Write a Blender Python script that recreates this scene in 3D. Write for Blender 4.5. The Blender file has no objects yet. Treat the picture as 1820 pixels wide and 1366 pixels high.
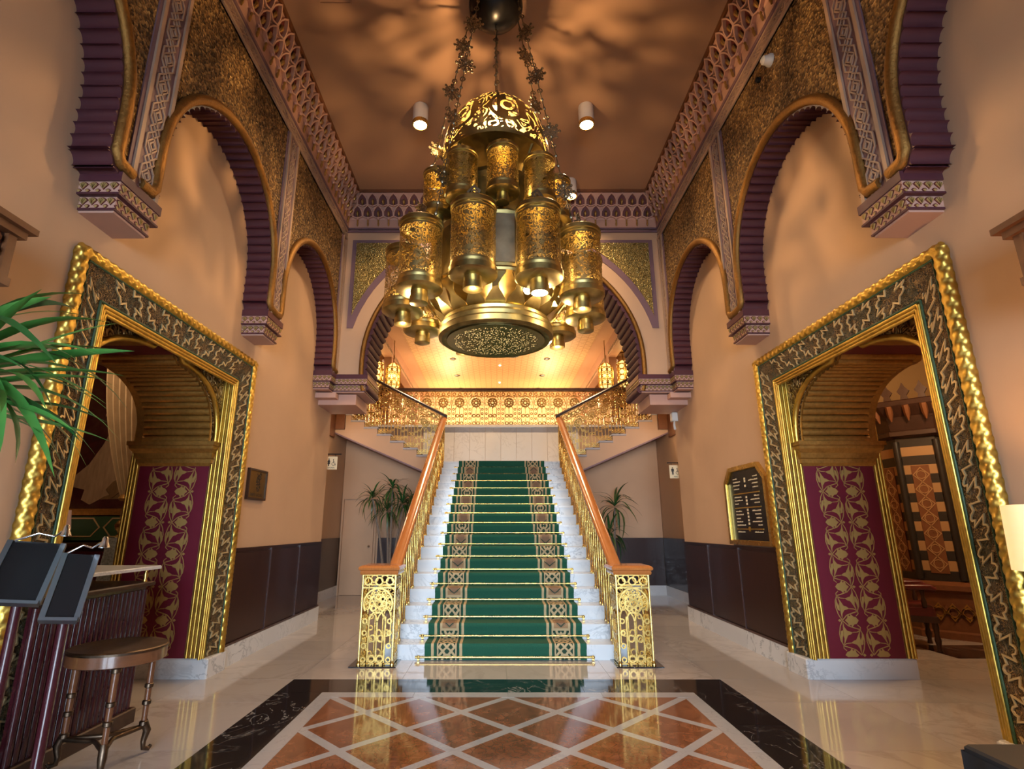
import bpy, bmesh, math, random
from mathutils import Matrix, Vector
random.seed(7)
PI = math.pi
SC = bpy.context.scene
COL = SC.collection

# ------------------------------------------------------------------ camera
cam_d = bpy.data.cameras.new('camera')
cam_d.sensor_fit = 'HORIZONTAL'; cam_d.sensor_width = 36.0
cam_d.lens = 961.0 / 1820.0 * 36.0
cam_d.shift_x = 28.0 / 1820.0
cam_d.clip_start = 0.05
cam = bpy.data.objects.new('camera', cam_d); COL.objects.link(cam)
cam.location = (-0.093, 0.0, 1.4)
cam.rotation_euler = (PI / 2 + 0.2581, 0, 0.0015)
SC.camera = cam

# ------------------------------------------------------------------ view, world
SC.view_settings.view_transform = 'Standard'
SC.view_settings.look = 'None'
SC.view_settings.gamma = 1.0
SC.view_settings.use_curve_mapping = False
SC.view_settings.exposure = 0.15
wd = bpy.data.worlds.new('world'); SC.world = wd; wd.use_nodes = True
wd.node_tree.nodes['Background'].inputs[0].default_value = (0.62, 0.76, 1.0, 1)
wd.node_tree.nodes['Background'].inputs[1].default_value = 0.35
cy = SC.cycles
cy.use_denoising = True
cy.max_bounces = 6; cy.diffuse_bounces = 4; cy.glossy_bounces = 3; cy.transparent_max_bounces = 8; cy.transmission_bounces = 1
cy.use_adaptive_sampling = True; cy.adaptive_threshold = 0.05; cy.adaptive_min_samples = 12
cy.sample_clamp_indirect = 4.0
cy.caustics_reflective = False; cy.caustics_refractive = False

WARM = (1.0, 0.66, 0.36)
def light(name, kind, loc, power, color=WARM, rot=(0, 0, 0), **kw):
    d = bpy.data.lights.new(name, kind); d.energy = power; d.color = color
    for k, v in kw.items(): setattr(d, k, v)
    o = bpy.data.objects.new(name, d); o.location = loc; o.rotation_euler = rot
    COL.objects.link(o); return o
# daylight that comes in through the glazed entrance behind the viewer
light('entrance_daylight', 'AREA', (0, -9.0, 2.6), 3900, (0.66, 0.82, 1.0), (PI / 2, 0, 0), shape='RECTANGLE', size=8.0, size_y=5.0)
# warm lamps of the upper lounge, below the sight line over the gallery rail, and of the stair landing
for lx, ly, lp in ((-1.9, 16.6, 180), (1.9, 16.6, 180), (-1.9, 19.9, 320), (1.9, 19.9, 320)):
    light('lounge_lamp', 'POINT', (lx, ly, 5.2), lp, (1.0, 0.64, 0.30), shadow_soft_size=0.2)
for lx in (-1.5, 1.5):
    light('landing_lamp', 'SPOT', (lx, 12.4, 6.56), 560, (1.0, 0.70, 0.40), (0, 0, 0), spot_size=2.4, spot_blend=1.0, shadow_soft_size=0.08)

# ------------------------------------------------------------------ mesh helpers
class MB:
    def __init__(s): s.v = []; s.f = []; s.m = []; s.cur = 0
    def add(s, vs, fs):
        o = len(s.v); s.v += [tuple(p) for p in vs]
        s.f += [tuple(i + o for i in f) for f in fs]; s.m += [s.cur] * len(fs); return s
    def box(s, x0, x1, y0, y1, z0, z1):
        return s.add([(x, y, z) for z in (z0, z1) for y in (y0, y1) for x in (x0, x1)],
                     [(0, 2, 3, 1), (4, 5, 7, 6), (0, 1, 5, 4), (2, 6, 7, 3), (0, 4, 6, 2), (1, 3, 7, 5)])
    def cbox(s, x0, x1, y0, y1, z0, z1, c=0.01):       # box with chamfered vertical and top edges
        p = [(x0 + c, y0), (x1 - c, y0), (x1, y0 + c), (x1, y1 - c), (x1 - c, y1), (x0 + c, y1), (x0, y1 - c), (x0, y0 + c)]
        cx, cyy = (x0 + x1) / 2, (y0 + y1) / 2
        q = [(cx + (a - cx) * (1 - 2 * c / (x1 - x0)), cyy + (b - cyy) * (1 - 2 * c / (y1 - y0))) for a, b in p]
        rings = [[(a, b, z0) for a, b in p], [(a, b, z1 - c) for a, b in p], [(a, b, z1) for a, b in q]]
        return s.loft(rings, caps=True)
    def loft(s, rings, closed=True, caps=False, loop=False):
        n = len(rings[0]); vs = [p for r in rings for p in r]; fs = []
        R = len(rings)
        for i in range(R if loop else R - 1):
            i2 = (i + 1) % R
            for j in range(n if closed else n - 1):
                k = (j + 1) % n
                fs.append((i * n + j, i * n + k, i2 * n + k, i2 * n + j))
        if caps and not loop: fs += [tuple(range(n))[::-1], tuple((R - 1) * n + j for j in range(n))]
        return s.add(vs, fs)
    def lathe(s, prof, n=16, c=(0, 0, 0), caps=True, a0=0.0):
        rings = [[(c[0] + r * math.cos(a0 + 2 * PI * j / n), c[1] + r * math.sin(a0 + 2 * PI * j / n), c[2] + z) for j in range(n)] for r, z in prof]
        return s.loft(rings, caps=caps)
    def tube(s, pts, r, n=8, closed=False, caps=True):
        pts = [Vector(p) for p in pts]; rings = []; N = len(pts); up = None
        for i, p in enumerate(pts):
            a = pts[(i - 1) % N] if (closed or i > 0) else p
            b = pts[(i + 1) % N] if (closed or i < N - 1) else p
            t = (b - a).normalized() if (b - a).length > 1e-9 else Vector((0, 0, 1))
            if up is None: up = Vector((0, 0, 1)) if abs(t.z) < 0.9 else Vector((1, 0, 0))
            x = t.cross(up)
            if x.length < 1e-6: x = t.orthogonal()
            x.normalize(); y = x.cross(t).normalized(); up = y
            rr = r[i] if isinstance(r, (list, tuple)) else r
            rings.append([tuple(p + x * (rr * math.cos(2 * PI * j / n)) + y * (rr * math.sin(2 * PI * j / n))) for j in range(n)])
        return s.loft(rings, caps=caps and not closed, loop=closed)
    def cyl(s, p, q, r, r2=None, n=10): return s.tube([p, q], [r, r if r2 is None else r2], n)
    def sphere(s, c, r, n=10, m=7, sx=1, sy=1, sz=1):
        rings = []
        for i in range(1, m):
            t = PI * i / m
            rings.append([(c[0] + sx * r * math.sin(t) * math.cos(2 * PI * j / n), c[1] + sy * r * math.sin(t) * math.sin(2 * PI * j / n), c[2] - sz * r * math.cos(t)) for j in range(n)])
        return s.loft(rings, caps=True)
    def prism(s, poly, fn, w0, w1):          # 2-D polygon extruded through fn(u, v, w)
        n = len(poly); vs = [fn(u, v, w0) for u, v in poly] + [fn(u, v, w1) for u, v in poly]
        fs = [tuple(range(n))[::-1], tuple(range(n, 2 * n))] + [(i, (i + 1) % n, n + (i + 1) % n, n + i) for i in range(n)]
        return s.add(vs, fs)
    def bar(s, p, q, w, fn, w0, w1):
        dx, dy = q[0] - p[0], q[1] - p[1]; L = math.hypot(dx, dy) or 1
        nx, ny = -dy / L * w / 2, dx / L * w / 2
        return s.prism([(p[0] + nx, p[1] + ny), (q[0] + nx, q[1] + ny), (q[0] - nx, q[1] - ny), (p[0] - nx, p[1] - ny)], fn, w0, w1)
    def strip(s, pts, w, fn, w0, w1, closed=False):   # mitred ribbon with thickness
        N = len(pts); L = []; Rr = []
        for i in range(N):
            a = pts[i - 1] if (closed or i > 0) else pts[i]; b = pts[(i + 1) % N] if (closed or i < N - 1) else pts[i]; p = pts[i]
            d1 = (p[0] - a[0], p[1] - a[1]); d2 = (b[0] - p[0], b[1] - p[1])
            l1 = math.hypot(*d1); l2 = math.hypot(*d2)
            if l1 < 1e-9: d1, l1 = d2, l2
            if l2 < 1e-9: d2, l2 = d1, l1
            n1 = (-d1[1] / l1, d1[0] / l1); n2 = (-d2[1] / l2, d2[0] / l2)
            m = (n1[0] + n2[0], n1[1] + n2[1]); ml = math.hypot(*m) or 1e-6; m = (m[0] / ml, m[1] / ml)
            k = min(2.2, 1 / max(0.3, m[0] * n1[0] + m[1] * n1[1])); ww = (w[i] if isinstance(w, (list, tuple)) else w) / 2 * k
            L.append((p[0] + m[0] * ww, p[1] + m[1] * ww)); Rr.append((p[0] - m[0] * ww, p[1] - m[1] * ww))
        rings = [[fn(*L[i], w0), fn(*L[i], w1), fn(*Rr[i], w1), fn(*Rr[i], w0)] for i in range(N)]
        return s.loft(rings, caps=not closed, loop=closed)
    def ring(s, c, r0, r1, fn, w0, w1, n=14):
        rings = []
        for j in range(n):
            a = 2 * PI * j / n; ca, sa = math.cos(a), math.sin(a)
            rings.append([fn(c[0] + r0 * ca, c[1] + r0 * sa, w0), fn(c[0] + r0 * ca, c[1] + r0 * sa, w1), fn(c[0] + r1 * ca, c[1] + r1 * sa, w1), fn(c[0] + r1 * ca, c[1] + r1 * sa, w0)])
        return s.loft(rings, loop=True)
    def arc(s, c, r, w, a0, a1, fn, w0, w1, n=10):
        return s.strip([(c[0] + r * math.cos(a0 + (a1 - a0) * i / n), c[1] + r * math.sin(a0 + (a1 - a0) * i / n)) for i in range(n + 1)], w, fn, w0, w1)
    def map(s, fn): s.v = [tuple(fn(*p)) for p in s.v]; return s
    def mesh(s, name, mats, smooth=None, uv=None):
        me = bpy.data.meshes.new(name); me.from_pydata(s.v, [], s.f); me.update()
        mats = mats if isinstance(mats, (list, tuple)) else [mats]
        for m in mats: me.materials.append(MAT[m] if isinstance(m, str) else m)
        bm = bmesh.new(); bm.from_mesh(me)
        for f, mi in zip(bm.faces, s.m): f.material_index = mi
        bmesh.ops.recalc_face_normals(bm, faces=bm.faces)
        if uv:
            lay = bm.loops.layers.uv.new('UVMap')
            for f in bm.faces:
                for l in f.loops: l[lay].uv = uv[l.vert.index]
        bm.to_mesh(me); bm.free()
        if smooth is not None:
            me.polygons.foreach_set('use_smooth', [True] * len(me.polygons)); me.set_sharp_from_angle(angle=math.radians(smooth))
        return me
    def build(s, name, mats, parent=None, smooth=None, uv=None):
        return put(name, s.mesh(name, mats, smooth, uv), parent)

def wmat(o):
    m = o.matrix_basis.copy()
    if o.parent: m = wmat(o.parent) @ o.matrix_parent_inverse @ m
    return m
def put(name, me, parent=None, mx=None, local=False):
    """link a mesh; mx is a world matrix (or one local to the parent when local=True)"""
    o = bpy.data.objects.new(name, me); COL.objects.link(o)
    if parent:
        o.parent = parent
        if not local: o.matrix_parent_inverse = wmat(parent).inverted()
    if mx is not None: o.matrix_basis = mx
    return o
def tag(o, label=None, cat=None, group=None, kind=None):
    if label: o['label'] = label
    if cat: o['category'] = cat
    if group: o['group'] = group
    if kind: o['kind'] = kind
    return o
def thing(name, loc, label, cat, group=None, rz=0.0, kind=None):
    o = bpy.data.objects.new(name, None); o.empty_display_size = 0.1; COL.objects.link(o)
    o.matrix_basis = Matrix.Translation(loc) @ Matrix.Rotation(rz, 4, 'Z')
    return tag(o, label, cat, group, kind)
def struct(name, label=None):
    o = bpy.data.objects.new(name, None); COL.objects.link(o); return tag(o, label, kind='structure')
def T4(x, y, z): return Matrix.Translation((x, y, z))
def RZ(a): return Matrix.Rotation(a, 4, 'Z')
def basis(ex, ey, ez, loc):
    m = Matrix.Identity(4)
    for i, e in enumerate((ex, ey, ez)):
        for j in range(3): m[j][i] = e[j]
    for j in range(3): m[j][3] = loc[j]
    return m
ID = lambda u, v, w: (u, v, w)
# ------------------------------------------------------------------ materials
MAT = {}
class V:
    def __init__(s, t, k): s.t = t; s.k = k
    def _m(s, op, a, b=None, c=None): return s.t.math(op, a, b, c)
    def __add__(s, o): return s._m('ADD', s, o)
    __radd__ = __add__
    def __sub__(s, o): return s._m('SUBTRACT', s, o)
    def __rsub__(s, o): return s._m('SUBTRACT', o, s)
    def __mul__(s, o): return s._m('MULTIPLY', s, o)
    __rmul__ = __mul__
    def __truediv__(s, o): return s._m('DIVIDE', s, o)
    def __lt__(s, o): return s._m('LESS_THAN', s, o)
    def __gt__(s, o): return s._m('GREATER_THAN', s, o)
    def __abs__(s): return s._m('ABSOLUTE', s)
    def frac(s): return s._m('FRACT', s)
    def floor(s): return s._m('FLOOR', s)
    def sin(s): return s._m('SINE', s)
    def min(s, o): return s._m('MINIMUM', s, o)
    def max(s, o): return s._m('MAXIMUM', s, o)
    def sqrt(s): return s._m('SQRT', s)
    def btw(s, a, b): return (s > a) * (s < b)
class Tree:
    def __init__(s, nt): s.nt = nt
    def node(s, kind, ins=None, **kw):
        n = s.nt.nodes.new(kind)
        for k, v in kw.items(): setattr(n, k, v)
        for k, v in (ins or {}).items(): s.set(n.inputs[k], v)
        return n
    def set(s, sock, v):
        if isinstance(v, V): s.nt.links.new(v.k, sock)
        elif isinstance(v, (tuple, list)) and sock.type == 'RGBA': sock.default_value = tuple(v) + ((1,) if len(v) == 3 else ())
        else: sock.default_value = v
    def math(s, op, a, b=None, c=None):
        n = s.nt.nodes.new('ShaderNodeMath'); n.operation = op
        for i, x in enumerate((a, b, c)):
            if x is not None: s.set(n.inputs[i], x)
        return V(s, n.outputs[0])
    def pos(s): return V(s, s.node('ShaderNodeNewGeometry').outputs['Position'])
    def obj(s): return V(s, s.node('ShaderNodeTexCoord').outputs['Object'])
    def uv(s): return V(s, s.node('ShaderNodeTexCoord').outputs['UV'])
    def rnd(s): return V(s, s.node('ShaderNodeObjectInfo').outputs['Random'])
    def sep(s, v):
        n = s.node('ShaderNodeSeparateXYZ', {0: v}); return [V(s, o) for o in n.outputs]
    def comb(s, x, y, z=0.0): return V(s, s.node('ShaderNodeCombineXYZ', {0: x, 1: y, 2: z}).outputs[0])
    def scale(s, v, sc):
        n = s.node('ShaderNodeVectorMath', operation='MULTIPLY'); s.set(n.inputs[0], v); n.inputs[1].default_value = sc; return V(s, n.outputs[0])
    def noise(s, v, sc, detail=2.0, rough=0.5, dist=0.0):
        return V(s, s.node('ShaderNodeTexNoise', {'Vector': v, 'Scale': sc, 'Detail': detail, 'Roughness': rough, 'Distortion': dist}).outputs[0])
    def vor(s, v, sc, feature='F1', out='Distance'):
        return V(s, s.node('ShaderNodeTexVoronoi', {'Vector': v, 'Scale': sc}, feature=feature).outputs[out])
    def ramp(s, f, stops, interp='LINEAR'):
        n = s.node('ShaderNodeValToRGB'); s.set(n.inputs[0], f); cr = n.color_ramp; cr.interpolation = interp
        while len(cr.elements) < len(stops): cr.elements.new(0.5)
        for e, (p, c) in zip(cr.elements, stops): e.position = p; e.color = tuple(c) + (1,)
        return V(s, n.outputs[0])
    def mix(s, f, a, b):
        n = s.node('ShaderNodeMix', data_type='RGBA'); s.set(n.inputs[0], f); s.set(n.inputs[6], a); s.set(n.inputs[7], b); return V(s, n.outputs[2])
    def bump(s, h, strength=0.3, dist=0.01):
        return V(s, s.node('ShaderNodeBump', {'Height': h, 'Strength': strength, 'Distance': dist}).outputs[0])
def mat(name, color=(0.8, 0.8, 0.8), rough=0.5, metal=0.0, fn=None, emit=None, estr=0.0, coat=0.0, spec=0.5):
    m = bpy.data.materials.new(name); m.use_nodes = True; nt = m.node_tree
    b = nt.nodes['Principled BSDF']; t = Tree(nt)
    b.inputs['Base Color'].default_value = tuple(color) + (1,)
    b.inputs['Roughness'].default_value = rough; b.inputs['Metallic'].default_value = metal
    b.inputs['Specular IOR Level'].default_value = spec
    b.inputs['Coat Weight'].default_value = coat; b.inputs['Coat Roughness'].default_value = 0.08
    if emit: b.inputs['Emission Color'].default_value = tuple(emit) + (1,); b.inputs['Emission Strength'].default_value = estr
    if fn:
        for k, v in (fn(t) or {}).items(): t.set(b.inputs[k], v)
    MAT[name] = m; return m

def f_plaster(c, amt=0.12):
    def fn(t):
        p = t.pos(); n = t.noise(p, 0.9, 4, 0.6); n2 = t.noise(p, 60, 2)
        col = t.mix(n, tuple(x * (1 - amt) for x in c), tuple(min(1, x * (1 + amt)) for x in c))
        return {'Base Color': col, 'Normal': t.bump(n2, 0.05, 0.004)}
    return fn
mat('plaster', rough=0.75, fn=f_plaster((0.57, 0.365, 0.225)))
mat('ceiling_paint', rough=0.8, fn=f_plaster((0.43, 0.255, 0.155)))
mat('pink_stone', rough=0.6, fn=f_plaster((0.54, 0.32, 0.245)))
mat('cream_paint', rough=0.55, fn=f_plaster((0.42, 0.28, 0.195)))
mat('plum_paint', rough=0.5, fn=f_plaster((0.20, 0.115, 0.135)))
mat('burgundy_paint', rough=0.38, fn=f_plaster((0.085, 0.026, 0.036), 0.2))
mat('burgundy_matte', rough=0.65, fn=f_plaster((0.075, 0.026, 0.036), 0.2), spec=0.3)
mat('oxblood_paint', rough=0.5, fn=f_plaster((0.115, 0.019, 0.017), 0.2))
def f_mosaic(t):
    p = t.pos(); c = t.vor(p, 42, out='Color'); x, y, z = t.sep(c); d = t.vor(p, 42)
    n = t.noise(p, 30, 3)
    col = t.ramp(x * 0.6 + n * 0.4, [(0.2, (0.045, 0.022, 0.008)), (0.45, (0.17, 0.088, 0.028)), (0.66, (0.29, 0.165, 0.052)), (0.9, (0.62, 0.42, 0.17))])
    return {'Base Color': col, 'Metallic': 0.35, 'Roughness': 0.42 + y * 0.25, 'Normal': t.bump(n + d * 1.5, 0.9, 0.02)}
mat('gold_mosaic', fn=f_mosaic)
def f_gold(c, r, sc=25.0, bump=0.15, dirt=0.35, metal=1.0):
    def fn(t):
        p = t.pos(); n = t.noise(p, sc, 3, 0.6); n2 = t.noise(p, 4, 3, 0.6)
        f = n * 0.6 + n2 * 0.4
        col = t.ramp(f, [(0.3, tuple(x * (1 - dirt) for x in c)), (0.62, c)])
        return {'Base Color': col, 'Metallic': metal, 'Roughness': r - 0.1 + f * 0.25, 'Normal': t.bump(n, bump, 0.01)}
    return fn
mat('gilding', fn=f_gold((0.78, 0.52, 0.11), 0.37))
mat('old_gold', fn=f_gold((0.50, 0.29, 0.085), 0.40, 18, 0.3, 0.45, 0.7))
mat('bronze_gold', fn=f_gold((0.56, 0.29, 0.065), 0.40, 30, 0.3, 0.4, 0.72))
mat('ochre_rim', fn=f_gold((0.34, 0.175, 0.05), 0.55, 40, 0.5, 0.35))
mat('shell_gold', rough=0.5, fn=f_plaster((0.40, 0.27, 0.10), 0.3))
mat('brass', fn=f_gold((0.86, 0.60, 0.19), 0.24, 12, 0.05, 0.18))
mat('antique_brass', fn=f_gold((0.58, 0.45, 0.17), 0.30, 9, 0.06, 0.42))
mat('dull_brass', fn=f_gold((0.34, 0.26, 0.10), 0.40, 9, 0.1, 0.5))
mat('pewter', fn=f_gold((0.36, 0.30, 0.20), 0.42, 7, 0.1, 0.4))
mat('chrome', color=(0.75, 0.76, 0.78), rough=0.15, metal=1.0)
mat('black_metal', color=(0.012, 0.012, 0.013), rough=0.3, metal=0.4)
def f_carved(t):
    p = t.pos(); n = t.noise(p, 20, 1.5, 0.5, 1.6); sw = abs((n * 7.0).frac() - 0.5) * 2.0
    g = t.noise(p, 6, 2)
    col = t.ramp(sw, [(0.1, (0.030, 0.022, 0.012)), (0.45, (0.16, 0.085, 0.03)), (0.85, (0.36, 0.215, 0.07))])
    col = t.mix((g > 0.55) * 0.35, col, (0.03, 0.075, 0.05))
    return {'Base Color': col, 'Metallic': 0.35, 'Roughness': 0.5, 'Normal': t.bump(sw, 1.0, 0.02)}
mat('carved_band', fn=f_carved)
def f_arabesque(t):
    p = t.pos(); n = t.noise(p, 9, 1.0, 0.5, 1.2); sw = abs((n * 6.0).frac() - 0.5) * 2.0
    col = t.ramp(sw, [(0.2, (0.16, 0.065, 0.02)), (0.6, (0.46, 0.25, 0.075)), (0.95, (0.62, 0.38, 0.13))])
    return {'Base Color': col, 'Metallic': 0.7, 'Roughness': 0.42, 'Normal': t.bump(sw, 1.0, 0.03)}
mat('arabesque_gold', fn=f_arabesque)
mat('pale_gold_line', color=(0.62, 0.47, 0.24), rough=0.4, metal=0.5)
mat('green_paint', color=(0.028, 0.075, 0.032), rough=0.45)
mat('crimson_panel', rough=0.42, fn=f_plaster((0.145, 0.009, 0.024), 0.12))
mat('stencil_gold', rough=0.5, metal=0.2, fn=f_plaster((0.40, 0.25, 0.075), 0.15))
def f_marble(base, vein, sc, rough, thin=0.03, amt=1.0, coat=0.0, tint=0.0):
    def fn(t):
        p = t.pos(); r = t.rnd()
        w = t.node('ShaderNodeVectorMath', operation='ADD'); t.set(w.inputs[0], p)
        t.set(w.inputs[1], t.comb(r * 13.0, r * 7.0, r * 5.0)); q = V(t, w.outputs[0])
        n = t.noise(q, sc, 5, 0.62, 0.8); v = abs(n - 0.5); big = t.noise(q, sc * 0.35, 3)
        f = t.ramp(v, [(0.0, (1, 1, 1)), (thin, (0, 0, 0))]); fx = t.sep(f)[0] * t.sep(t.ramp(big, [(0.40, (0, 0, 0)), (0.60, (1, 1, 1))]))[0] * amt
        col = t.mix(big, tuple(x * 0.86 for x in base), tuple(min(1, x * 1.08) for x in base))
        col = t.mix(r * tint, col, tuple(x * 0.7 for x in base))
        return {'Base Color': t.mix(fx, col, vein), 'Roughness': rough}
    return fn
mat('white_marble', fn=f_marble((0.65, 0.66, 0.67), (0.30, 0.32, 0.35), 4.0, 0.22, 0.035, 0.75), coat=0.2)
mat('panel_marble', fn=f_marble((0.62, 0.58, 0.55), (0.42, 0.38, 0.36), 3.0, 0.15, 0.03, 0.5), coat=0.3)
mat('beige_marble', fn=f_marble((0.52, 0.465, 0.435), (0.34, 0.29, 0.27), 1.6, 0.09, 0.05, 0.6, tint=0.5), coat=0.35)
mat('black_marble', fn=f_marble((0.010, 0.010, 0.012), (0.40, 0.38, 0.36), 2.2, 0.07, 0.010, 0.75), coat=0.4)
mat('grey_marble', fn=f_marble((0.42, 0.42, 0.44), (0.28, 0.28, 0.30), 6.0, 0.12, 0.03, 0.5), coat=0.3)
def f_orange(t):
    p = t.pos(); n = t.noise(p, 9, 5, 0.65, 0.5); v = t.vor(p, 14, 'DISTANCE_TO_EDGE'); r = t.rnd()
    col = t.ramp(n, [(0.3, (0.14, 0.045, 0.020)), (0.55, (0.27, 0.095, 0.040)), (0.75, (0.36, 0.15, 0.075))])
    col = t.mix((v < 0.035) * 0.45, col, (0.10, 0.035, 0.018)); col = t.mix(r * 0.35, col, (0.17, 0.055, 0.025))
    return {'Base Color': col, 'Roughness': 0.08}
mat('russet_marble', fn=f_orange, coat=0.4)
def f_wood(a, b, sc=(1, 1, 9), rough=0.3):
    def fn(t):
        q = t.scale(t.pos(), sc); n = t.noise(q, 4, 5, 0.65, 0.6)
        return {'Base Color': t.mix(n, a, b), 'Roughness': rough, 'Normal': t.bump(n, 0.04, 0.01)}
    return fn
mat('rail_wood', fn=f_wood((0.36, 0.105, 0.022), (0.56, 0.20, 0.05), (20, 2, 4), 0.24), coat=0.5)
mat('dado_wood', fn=f_wood((0.017, 0.0055, 0.0045), (0.040, 0.013, 0.010), (4, 4, 1), 0.34), coat=0.08)
mat('dado_ridge', color=(0.06, 0.03, 0.028), rough=0.3, coat=0.3)
mat('brown_wood', fn=f_wood((0.11, 0.038, 0.014), (0.22, 0.082, 0.030), (3, 3, 3), 0.4))
mat('dark_wood', fn=f_wood((0.022, 0.009, 0.006), (0.055, 0.022, 0.013), (3, 3, 3), 0.35))
mat('pale_wood', fn=f_wood((0.30, 0.16, 0.11), (0.42, 0.24, 0.165), (3, 1, 3), 0.5))
mat('mahogany', fn=f_wood((0.028, 0.004, 0.007), (0.060, 0.010, 0.014), (3, 3, 1), 0.22), coat=0.4)
mat('white_metal', color=(0.72, 0.68, 0.64), rough=0.4)
mat('lamp_glow', color=(1, 0.8, 0.5), emit=(1.0, 0.74, 0.36), estr=14)
mat('bulb_glow', color=(1, 0.8, 0.5), emit=(1.0, 0.80, 0.48), estr=40)
mat('amber_glass', color=(1, 0.6, 0.2), emit=(1.0, 0.58, 0.16), estr=2.2)
mat('white_plastic', color=(0.7, 0.68, 0.63), rough=0.4)
mat('sign_plastic', color=(0.78, 0.66, 0.42), rough=0.35)
mat('ink', color=(0.012, 0.010, 0.009), rough=0.5)
mat('sign_black', color=(0.010, 0.009, 0.010), rough=0.25)
mat('sign_letter', color=(0.80, 0.66, 0.42), rough=0.4)
mat('plaque_brass', fn=f_gold((0.30, 0.19, 0.06), 0.38, 14, 0.05, 0.3))
mat('plaque_etch', color=(0.02, 0.014, 0.008), rough=0.5)
mat('leaf', fn=lambda t: {'Base Color': t.mix(t.noise(t.pos(), 12, 2), (0.012, 0.055, 0.016), (0.045, 0.16, 0.035)), 'Roughness': 0.35})
mat('leaf_bright', fn=lambda t: {'Base Color': t.mix(t.noise(t.pos(), 7, 2), (0.03, 0.15, 0.03), (0.12, 0.36, 0.07)), 'Roughness': 0.3})
mat('leaf_olive', fn=lambda t: {'Base Color': t.mix(t.noise(t.pos(), 10, 2), (0.035, 0.06, 0.018), (0.11, 0.16, 0.05)), 'Roughness': 0.4})
mat('bark', fn=lambda t: {'Base Color': t.mix(t.noise(t.pos(), 30, 3), (0.16, 0.12, 0.09), (0.34, 0.28, 0.22)), 'Roughness': 0.8})
mat('soil', color=(0.02, 0.014, 0.01), rough=0.9)
mat('red_leather', fn=lambda t: {'Base Color': t.mix(t.noise(t.pos(), 25, 3), (0.06, 0.008, 0.008), (0.13, 0.016, 0.014)), 'Roughness': 0.3})
mat('black_cloth', color=(0.010, 0.010, 0.012), rough=0.8)
def f_filigree(t):
    u, v, _ = t.sep(t.uv()); q = t.comb(u, v)
    n = t.noise(q, 8.0, 0.5, 0.5, 2.0); line = abs((n * 3.2).frac() - 0.5)
    n2 = t.noise(q, 3.6, 0.0, 0.5, 2.4); line2 = abs((n2 * 4.5).frac() - 0.5)
    edge = (v < 0.05).max(v > 0.95)
    solid = (1.0 - (line < 0.19).max((line2 < 0.08))).max(edge)
    tn = t.noise(t.pos(), 8, 2)
    return {'Alpha': solid, 'Base Color': t.mix(tn, (0.42, 0.31, 0.11), (0.66, 0.52, 0.22)), 'Metallic': 1.0, 'Roughness': 0.34}
mat('filigree_brass', fn=f_filigree)
def f_dome(t):
    u, v, _ = t.sep(t.uv()); q = t.comb(u * 4.4, v)
    n = t.noise(q, 4.0, 0.3, 0.5, 2.4); line = abs((n * 3.4).frac() - 0.5)
    a = ((u * 7.0).frac() - 0.5) * 0.63; b = v - 0.40; r = (a * a + b * b).sqrt()
    hole = line < 0.20
    med = (r < 0.25); mh = (r.btw(0.06, 0.10)).max(r.btw(0.125, 0.20) * ((a * 22.0).sin() > 0.0))
    hole = hole * (1.0 - med) + med * mh
    solid = (1.0 - hole).max(v < 0.04).max(v > 0.95).max(v.btw(0.74, 0.77))
    return {'Alpha': solid, 'Base Color': t.mix(t.noise(t.pos(), 5, 2), (0.40, 0.30, 0.11), (0.66, 0.52, 0.22)), 'Metallic': 1.0, 'Roughness': 0.36}
mat('pierced_brass', fn=f_dome)
def f_perf(t):
    u, v, _ = t.sep(t.uv()); q = t.comb(u, v)
    d = t.vor(q, 26); r = (u * u + v * v).sqrt()
    hole = (d < 0.26) * (r < 0.86) * (1.0 - r.btw(0.70, 0.735))
    return {'Base Color': t.mix(hole, (0.30, 0.23, 0.09), (0.9, 0.6, 0.2)), 'Metallic': 1.0 - hole, 'Roughness': 0.35, 'Emission Color': (1.0, 0.66, 0.25), 'Emission Strength': hole * 1.6}
mat('perforated_brass', fn=f_perf)
def f_carpet(t):
    x, v, _ = t.sep(t.uv()); a = abs(x); p = t.pos()
    g = t.noise(p, 90, 2); green = t.mix(g, (0.004, 0.050, 0.026), (0.010, 0.095, 0.050))
    cream = (0.44, 0.32, 0.17); tan = (0.30, 0.175, 0.085); dk = (0.012, 0.040, 0.022)
    line = a.btw(0.785, 0.815).max(a.btw(0.475, 0.505)); band = a.btw(0.535, 0.75)
    c = abs(a - 0.6425); L = 0.92; w = (v / L).frac() * L
    # knotwork zone 0..0.56, cartouche zone 0.56..0.92
    knot = w < 0.56; k = (w / 0.28).frac() * 0.28 - 0.14; ak = abs(k)
    d1 = abs(c + ak * 0.75 - 0.085); d2 = abs(c * 0.9 - ak * 0.8); d3 = (c * c + (ak - 0.14) * (ak - 0.14)).sqrt(); 
    kn = (d1 < 0.016).max(d2 < 0.014).max(abs(d3 - 0.05) < 0.013).max(c > 0.092)
    z = abs(w - 0.74); cart = (z < 0.15) * (c < 0.082); inner = (z + c * 0.6 < 0.14) * (c < 0.055)
    kc = t.mix(kn, dk, cream)
    cc = t.mix(cart, cream, tan); cc = t.mix(inner, cc, (0.20, 0.115, 0.065))
    cc = t.mix((abs(z + c * 0.9 - 0.125) < 0.008) * (c < 0.075), cc, dk)
    bc = t.mix(knot, cc, kc)
    col = t.mix(line, green, cream); col = t.mix(a.btw(0.52, 0.765), col, dk); col = t.mix(band, col, bc)
    return {'Base Color': col, 'Roughness': 0.95, 'Normal': t.bump(g, 0.3, 0.004)}
mat('stair_carpet', fn=f_carpet)
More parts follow.
